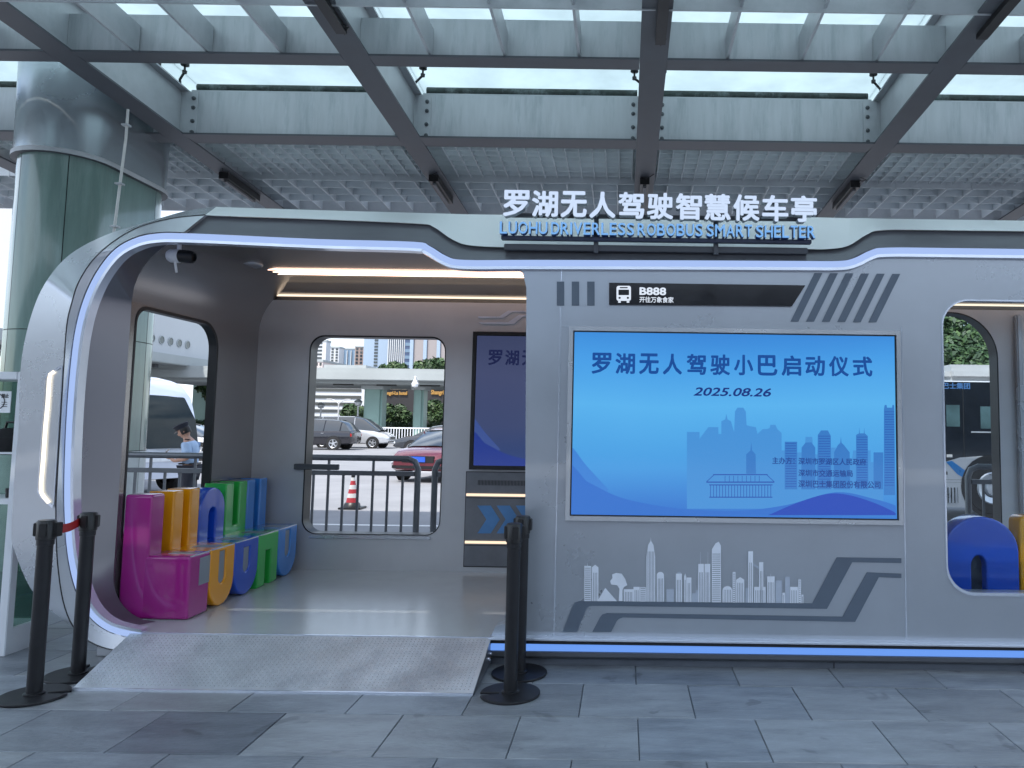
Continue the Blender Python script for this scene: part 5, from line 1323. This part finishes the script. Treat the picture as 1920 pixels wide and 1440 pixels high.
def tower(name, label, px0, px1, pyt, Y, m, dep=20, win=None, group=None, rows=6, cols=4, mg=(.1, .1), par=None, wm=None, base=0, fr=.5):
    xa, xb = W(px0, pyt, Y)[0], W(px1, pyt, Y)[0]; zt_ = W((px0+px1)/2, pyt, Y)[1]
    t = thing(name, label, 'building', ((xa+xb)/2, Y, 0), group)
    box('wall', m, t, xa, xb, Y, Y+dep, base, zt_)
    box('roof', M_deck, t, xa-.2, xb+.2, Y-.2, Y+dep+.2, zt_, zt_+.6)
    wm = wm or M_cglass
    W_, H_ = xb-xa, zt_-base
    if win == 'bands':
        for k in range(rows):
            z0_ = base+H_*(mg[1]+(1-mg[1])*(k+.3)/rows); box('window_band', wm, t, xa+W_*mg[0], xb-W_*mg[0], Y-.12, Y-.001, z0_, z0_+H_/rows*fr)
    elif win == 'grid':
        me = None
        for j in range(rows):
            for i in range(cols):
                x_ = xa+W_*(i+.5)/cols; z_ = base+H_*(mg[1]+(1-mg[1])*(j+.5)/rows)
                if me is None:
                    bm = bmesh.new(); add_box(bm, -W_/cols*fr*.5, W_/cols*fr*.5, -.15, 0, -H_/rows*.27, H_/rows*.27); me = bm_mesh(bm); me.materials.append(wm); me.name = 'window'
                o = bpy.data.objects.new('window', me); COL.objects.link(o); o.parent = t; o.location = (x_-(xa+xb)/2, -.002, z_)
    elif win == 'fins':
        for i in range(cols+1):
            x_ = xa+W_*i/cols; box('facade_fin', wm, t, x_-W_/cols*fr*.5, x_+W_/cols*fr*.5, Y-.6, Y-.001, base, zt_-.5)
    return t
Mw_ = mat('white_facade', (.50, .52, .54), .6, var=.05, scale=.1); Mbl = mat('blue_glass_facade', (.15, .23, .33), .25, .1, var=.1, scale=.05); Mbr = mat('brown_facade', (.25, .19, .17), .6); Mpk = mat('pinkish_facade', (.27, .245, .245), .6)
Mpb = mat('pale_blue_facade', (.28, .36, .46), .4, .1)
tower('office_building', 'white low office block with dark window bands under the deck', 582, 688, 712, 110, Mw_, 15, 'bands', rows=7, mg=(.09, .03), fr=.42)
tower('white_tower', 'white tower with horizontal bands at the left of the skyline', 560, 612, 640, 260, Mw_, 4, 'bands', rows=22, mg=(.14, .0))
tower('white_tower', 'slender white tower beside the banded white one', 612, 636, 652, 280, Mw_, 5, 'grid', rows=24, cols=3)
tower('pink_block', 'pale pinkish apartment block in front of the white towers', 555, 605, 678, 210, mat('pale_pink_facade', (.6, .52, .5), .6), 20, 'grid', rows=12, cols=7)
tower('blue_glass_tower', 'short blue glass tower between the white and brown towers', 637, 667, 655, 300, Mbl, 20, 'fins', cols=4, wm=Mw_, fr=.15)
tower('brown_tower', 'narrow brown tower left of the tall pale blue one', 666, 682, 651, 290, Mbr, 20, 'grid', rows=20, cols=2)
tower('pale_blue_tower', 'tall pale blue glass tower with a dark central window column', 684, 731, 600, 240, Mpb, 30, 'grid', rows=30, cols=1, fr=.14)
tower('striped_tower', 'tall white tower with close vertical fins', 731, 761, 600, 230, Mbl, 30, 'fins', cols=8, wm=Mw_, fr=.4)
tower('dark_glass_tower', 'dark blue glass tower beside the finned white tower', 761, 775, 604, 228, mat('dark_blue_glass', (.05, .08, .16), .15), 20, 'bands', rows=16, mg=(.05, 0), wm=Mbl)
tower('beige_tower', 'tall pinkish tower with bright glass columns at the window edge', 775, 850, 590, 222, Mpk, 30, 'fins', cols=3, wm=Mpb, fr=.25)
tower('rooftop_block', 'low white block showing just above the deck', 610, 685, 690, 150, Mw_, 12, 'bands', rows=3, mg=(.1, .4))
tower('far_tower', 'pale apartment block beyond the building with round windows', 388, 430, 560, 150, mat('pale_pink_facade', (.6, .52, .5), .6), 20, 'grid', rows=20, cols=5)
# hotel sign wall
hw = thing('hotel_sign_wall', 'dark wall with gold hotel lettering seen between the piers', 'sign wall', (-30, 70, 0))
YH = 72.0
xa, zt_ = W(722, 722, YH); xb, zb_ = W(860, 760, YH)
box('wall', mat('dark_sign_wall', (.03, .028, .03), .5), hw, xa, xb, YH, YH+3, 0, zt_)
Mg = emit('gold_letters', (215, 165, 85), .9, False); Mwl = emit('pale_letters', (200, 190, 175), .8, False)
text('lettering', Mg, hw, 'Shangri-La hotel', (716, 733, 763, 742), YH-.1, .1, .03)
text('lettering', Mwl, hw, '深圳香格里拉大酒店', (722, 725, 763, 730), YH-.1, .1, .02)
text('lettering', Mg, hw, 'Shangri-La', (808, 731, 842, 742), YH-.1, .1, .03)
text('lettering', Mwl, hw, '深圳香格里拉', (808, 724, 835, 730), YH-.1, .1, .02)
st_ = thing('added_hall', 'long grey hall added unseen behind the camera for darker reflections', 'building', (0, -26, 0))  # added out of view so shiny surfaces reflect something darker than sky
box('wall', mat('added_hall_stone', (.16, .17, .19), .6, var=.1, scale=.3), st_, -60, 60, -40, -26, -.2, 8, .05)
for k in range(24):
    box('window', M_cglass, st_, -58+4.9*k, -54.6+4.9*k, -26.0, -25.9, 1.0, 4.2); box('window', M_cglass, st_, -58+4.9*k, -54.6+4.9*k, -26.0, -25.9, 5.0, 7.4)
box('eaves', M_steel, st_, -61, 61, -41, -25, 8.001, 8.4)
# trees
M_leafs = [mat('leaf_dark', (.022, .050, .018), .6, var=.3), mat('leaf_mid', (.036, .078, .024), .6, var=.3), mat('leaf_light', (.065, .115, .035), .6, var=.3)]
M_bark = mat('bark', (.08, .06, .045), .9, bump=.3, bscale=20)
def tree(label, x, y, h, rad, n, leaf=.25, zc=None, group='trees around the car park', trunk=True, flat=.8):
    t = thing('broadleaf_tree', label, 'tree', (x, y, 0), group)
    zc = zc or h-rad*flat
    if trunk:
        bm = bmesh.new(); add_tube(bm, [(x, y, -.1), (x+.1, y, zc*.5), (x, y, zc)], [.22, .16, .09], 8)
        for k in range(6):
            a = k*1.05; add_tube(bm, [(x, y, zc*.55+.1*k), (x+math.cos(a)*rad*.35, y+math.sin(a)*rad*.35, zc*.9), (x+math.cos(a)*rad*.65, y+math.sin(a)*rad*.65, zc+rad*.2)], [.09, .06, .02], 6)
        link_mesh('trunk', bm_mesh(bm), M_bark, t, smooth=True)
    blobs = []
    for k in range(16):
        a = random.uniform(0, 6.28); u = random.uniform(-1, 1); q = random.uniform(.3, .78)
        blobs.append((Vector((x+math.cos(a)*rad*q*math.sqrt(1-u*u), y+math.sin(a)*rad*q*math.sqrt(1-u*u), zc+u*rad*q*flat)), rad*random.uniform(.26, .45)))
    verts, faces, mi = [], [], []
    for i in range(n):
        c, br = random.choice(blobs)
        d = Vector((random.gauss(0, 1), random.gauss(0, 1), random.gauss(0, 1))).normalized()
        p = c+d*br*random.uniform(.7, 1.08); s = leaf*random.uniform(.6, 1.3)
        nn = (d+Vector((random.gauss(0, .5), random.gauss(0, .5), random.gauss(.3, .5)))).normalized()
        u_ = nn.orthogonal().normalized(); v_ = nn.cross(u_); b = len(verts)
        ag = random.uniform(0, 6.28); uu = u_*math.cos(ag)+v_*math.sin(ag); vv = nn.cross(uu)
        verts += [p-uu*s, p-vv*s*.45, p+uu*s, p+vv*s*.45]; faces.append((b, b+1, b+2, b+3)); mi.append(0 if random.random() < .45 else (1 if random.random() < .7 else 2))
    me = bpy.data.meshes.new('crown'); me.from_pydata([tuple(v) for v in verts], [], faces)
    for m in M_leafs: me.materials.append(m)
    me.polygons.foreach_set('material_index', mi)
    link_mesh('crown', me, None, t, kind='stuff')
def tr(label, px, pyt, Y, wpx, n=3500, leaf=.3, **k):
    h = W(px, pyt, Y)[1]; rad = wpx/2/FPX*Y; tree(label, Xg(px, Y), Y, h, rad, n, leaf, **k)
tr('dark leafy tree standing before the dark hotel wall', 748, 754, 66, 60, 5000, .3, flat=.75)
tr('dense green tree behind the second pier', 825, 752, 66, 56, 5000, .3, flat=.8)
tr('green tree beside the white office block', 668, 758, 68, 56, 3500, .3, flat=.75)
tr('pale green shrub like tree at the edge of the window', 578, 782, 70, 50, 2500, .3, flat=.5)
tr('tree crown rising above the deck in front of the finned tower', 738, 684, 95, 56, 3500, .4, flat=.35)
tr('tree crown above the deck at the window edge', 808, 676, 95, 70, 4000, .4, flat=.35)
for i, (px, pyt, Y, wp, lb) in enumerate(((1775, 572, 22, 190, 'big dark green tree behind the white bus'), (1860, 578, 24, 200, 'tall leafy tree beyond the bus roof pod'), (1810, 640, 20, 150, 'lower dense tree just behind the white bus'), (1730, 600, 23, 130, 'leafy tree half hidden by the front wall'))):
    tr(lb, px, pyt, Y, wp, 16000, .12, flat=1.0)
tr('small tree beyond the white saloon', 392, 712, 60, 40, 1500, .3)
# hedge and white fence in front of the far trees
hd = thing('hedge', 'clipped dark hedge along the far side of the car park', 'hedge', (-25, 60, 0))
verts, faces = [], []
for i in range(9000):
    p = Vector((random.uniform(-42, 4), random.uniform(61, 62.2), random.uniform(0, 1.35))); s = .16
    nn = Vector((random.gauss(0, 1), random.gauss(-.6, 1), random.gauss(.4, 1))).normalized(); u_ = nn.orthogonal().normalized(); v_ = nn.cross(u_); b = len(verts)
    verts += [tuple(p-u_*s), tuple(p-v_*s*.5), tuple(p+u_*s), tuple(p+v_*s*.5)]; faces.append((b, b+1, b+2, b+3))
me = bpy.data.meshes.new('foliage'); me.from_pydata(verts, [], faces); link_mesh('foliage', me, M_leafs[0], hd, kind='stuff')
box('core', mat('hedge_core', (.02, .04, .015), .9), hd, -42, 4, 61.2, 62, 0, 1.2)
wf = thing('white_fence', 'white metal fence across the far edge of the car park', 'fence', (-20, 46, 0))
xa, xb = Xg(700, 46), Xg(860, 46)
box('rail', M_white, wf, xa, xb, 45.97, 46.03, 1.02, 1.10); box('rail', M_white, wf, xa, xb, 45.97, 46.03, .12, .18)
k = 0
while xa+k*.17 < xb: box('bar', M_white, wf, xa+k*.17, xa+k*.17+.045, 45.98, 46.02, .18, 1.02); k += 1
def lamp(px, pyt, Y, label, heads=1):
    x = Xg(px, Y); z = W(px, pyt, Y)[1]
    t = thing('street_lamp', label, 'street lamp', (x, Y, 0), 'white street lamps along the far side')
    tube('pole', M_white, t, [(x, Y, 0), (x, Y, z)], .06, 8)
    if heads == 1: lathe('globe', emit('lamp_globe', (225, 228, 230), .8, False) if False else M_white, t, [(0, -.05), (.2, 0), (.28, .2), (.2, .38), (0, .42)], (x, Y, z), 14); lathe('hood', M_deck, t, [(.34, .25), (.1, .46), (0, .47)], (x, Y, z), 14)
    else:
        tube('arm', M_white, t, [(x-.7, Y, z+.35), (x-.4, Y, z+.3), (x, Y, z), (x+.4, Y, z+.3), (x+.7, Y, z+.35)], .04, 6)
        for s in (-1, 1): box('lamp_head', M_white, t, x+s*.8-.25, x+s*.8+.25, Y-.1, Y+.1, z+.32, z+.42, .03)
lamp(673.5, 760, 56, 'white globe street lamp beside the green pier')
lamp(576, 762, 56, 'white globe street lamp at the window edge')
lamp(604, 765, 60, 'white globe street lamp before the office block')
lamp(637, 757, 64, 'white twin arm street lamp before the office block', 2)
hl = thing('hanging_lamp', 'round white lamp hanging under the deck by the narrower pier', 'lamp', (Xg(778, 50), 50, 0))
p = V3(778, 720, 51.4); lathe('globe', M_white, hl, [(0, -.28), (.2, -.18), (.24, 0), (.14, .18), (.06, .36), (0, .5)], p, 16); tube('stem', M_white, hl, [(p.x, 51.4, p.z+.5), (p.x, 52.3, zd0-.2)], .05, 6)
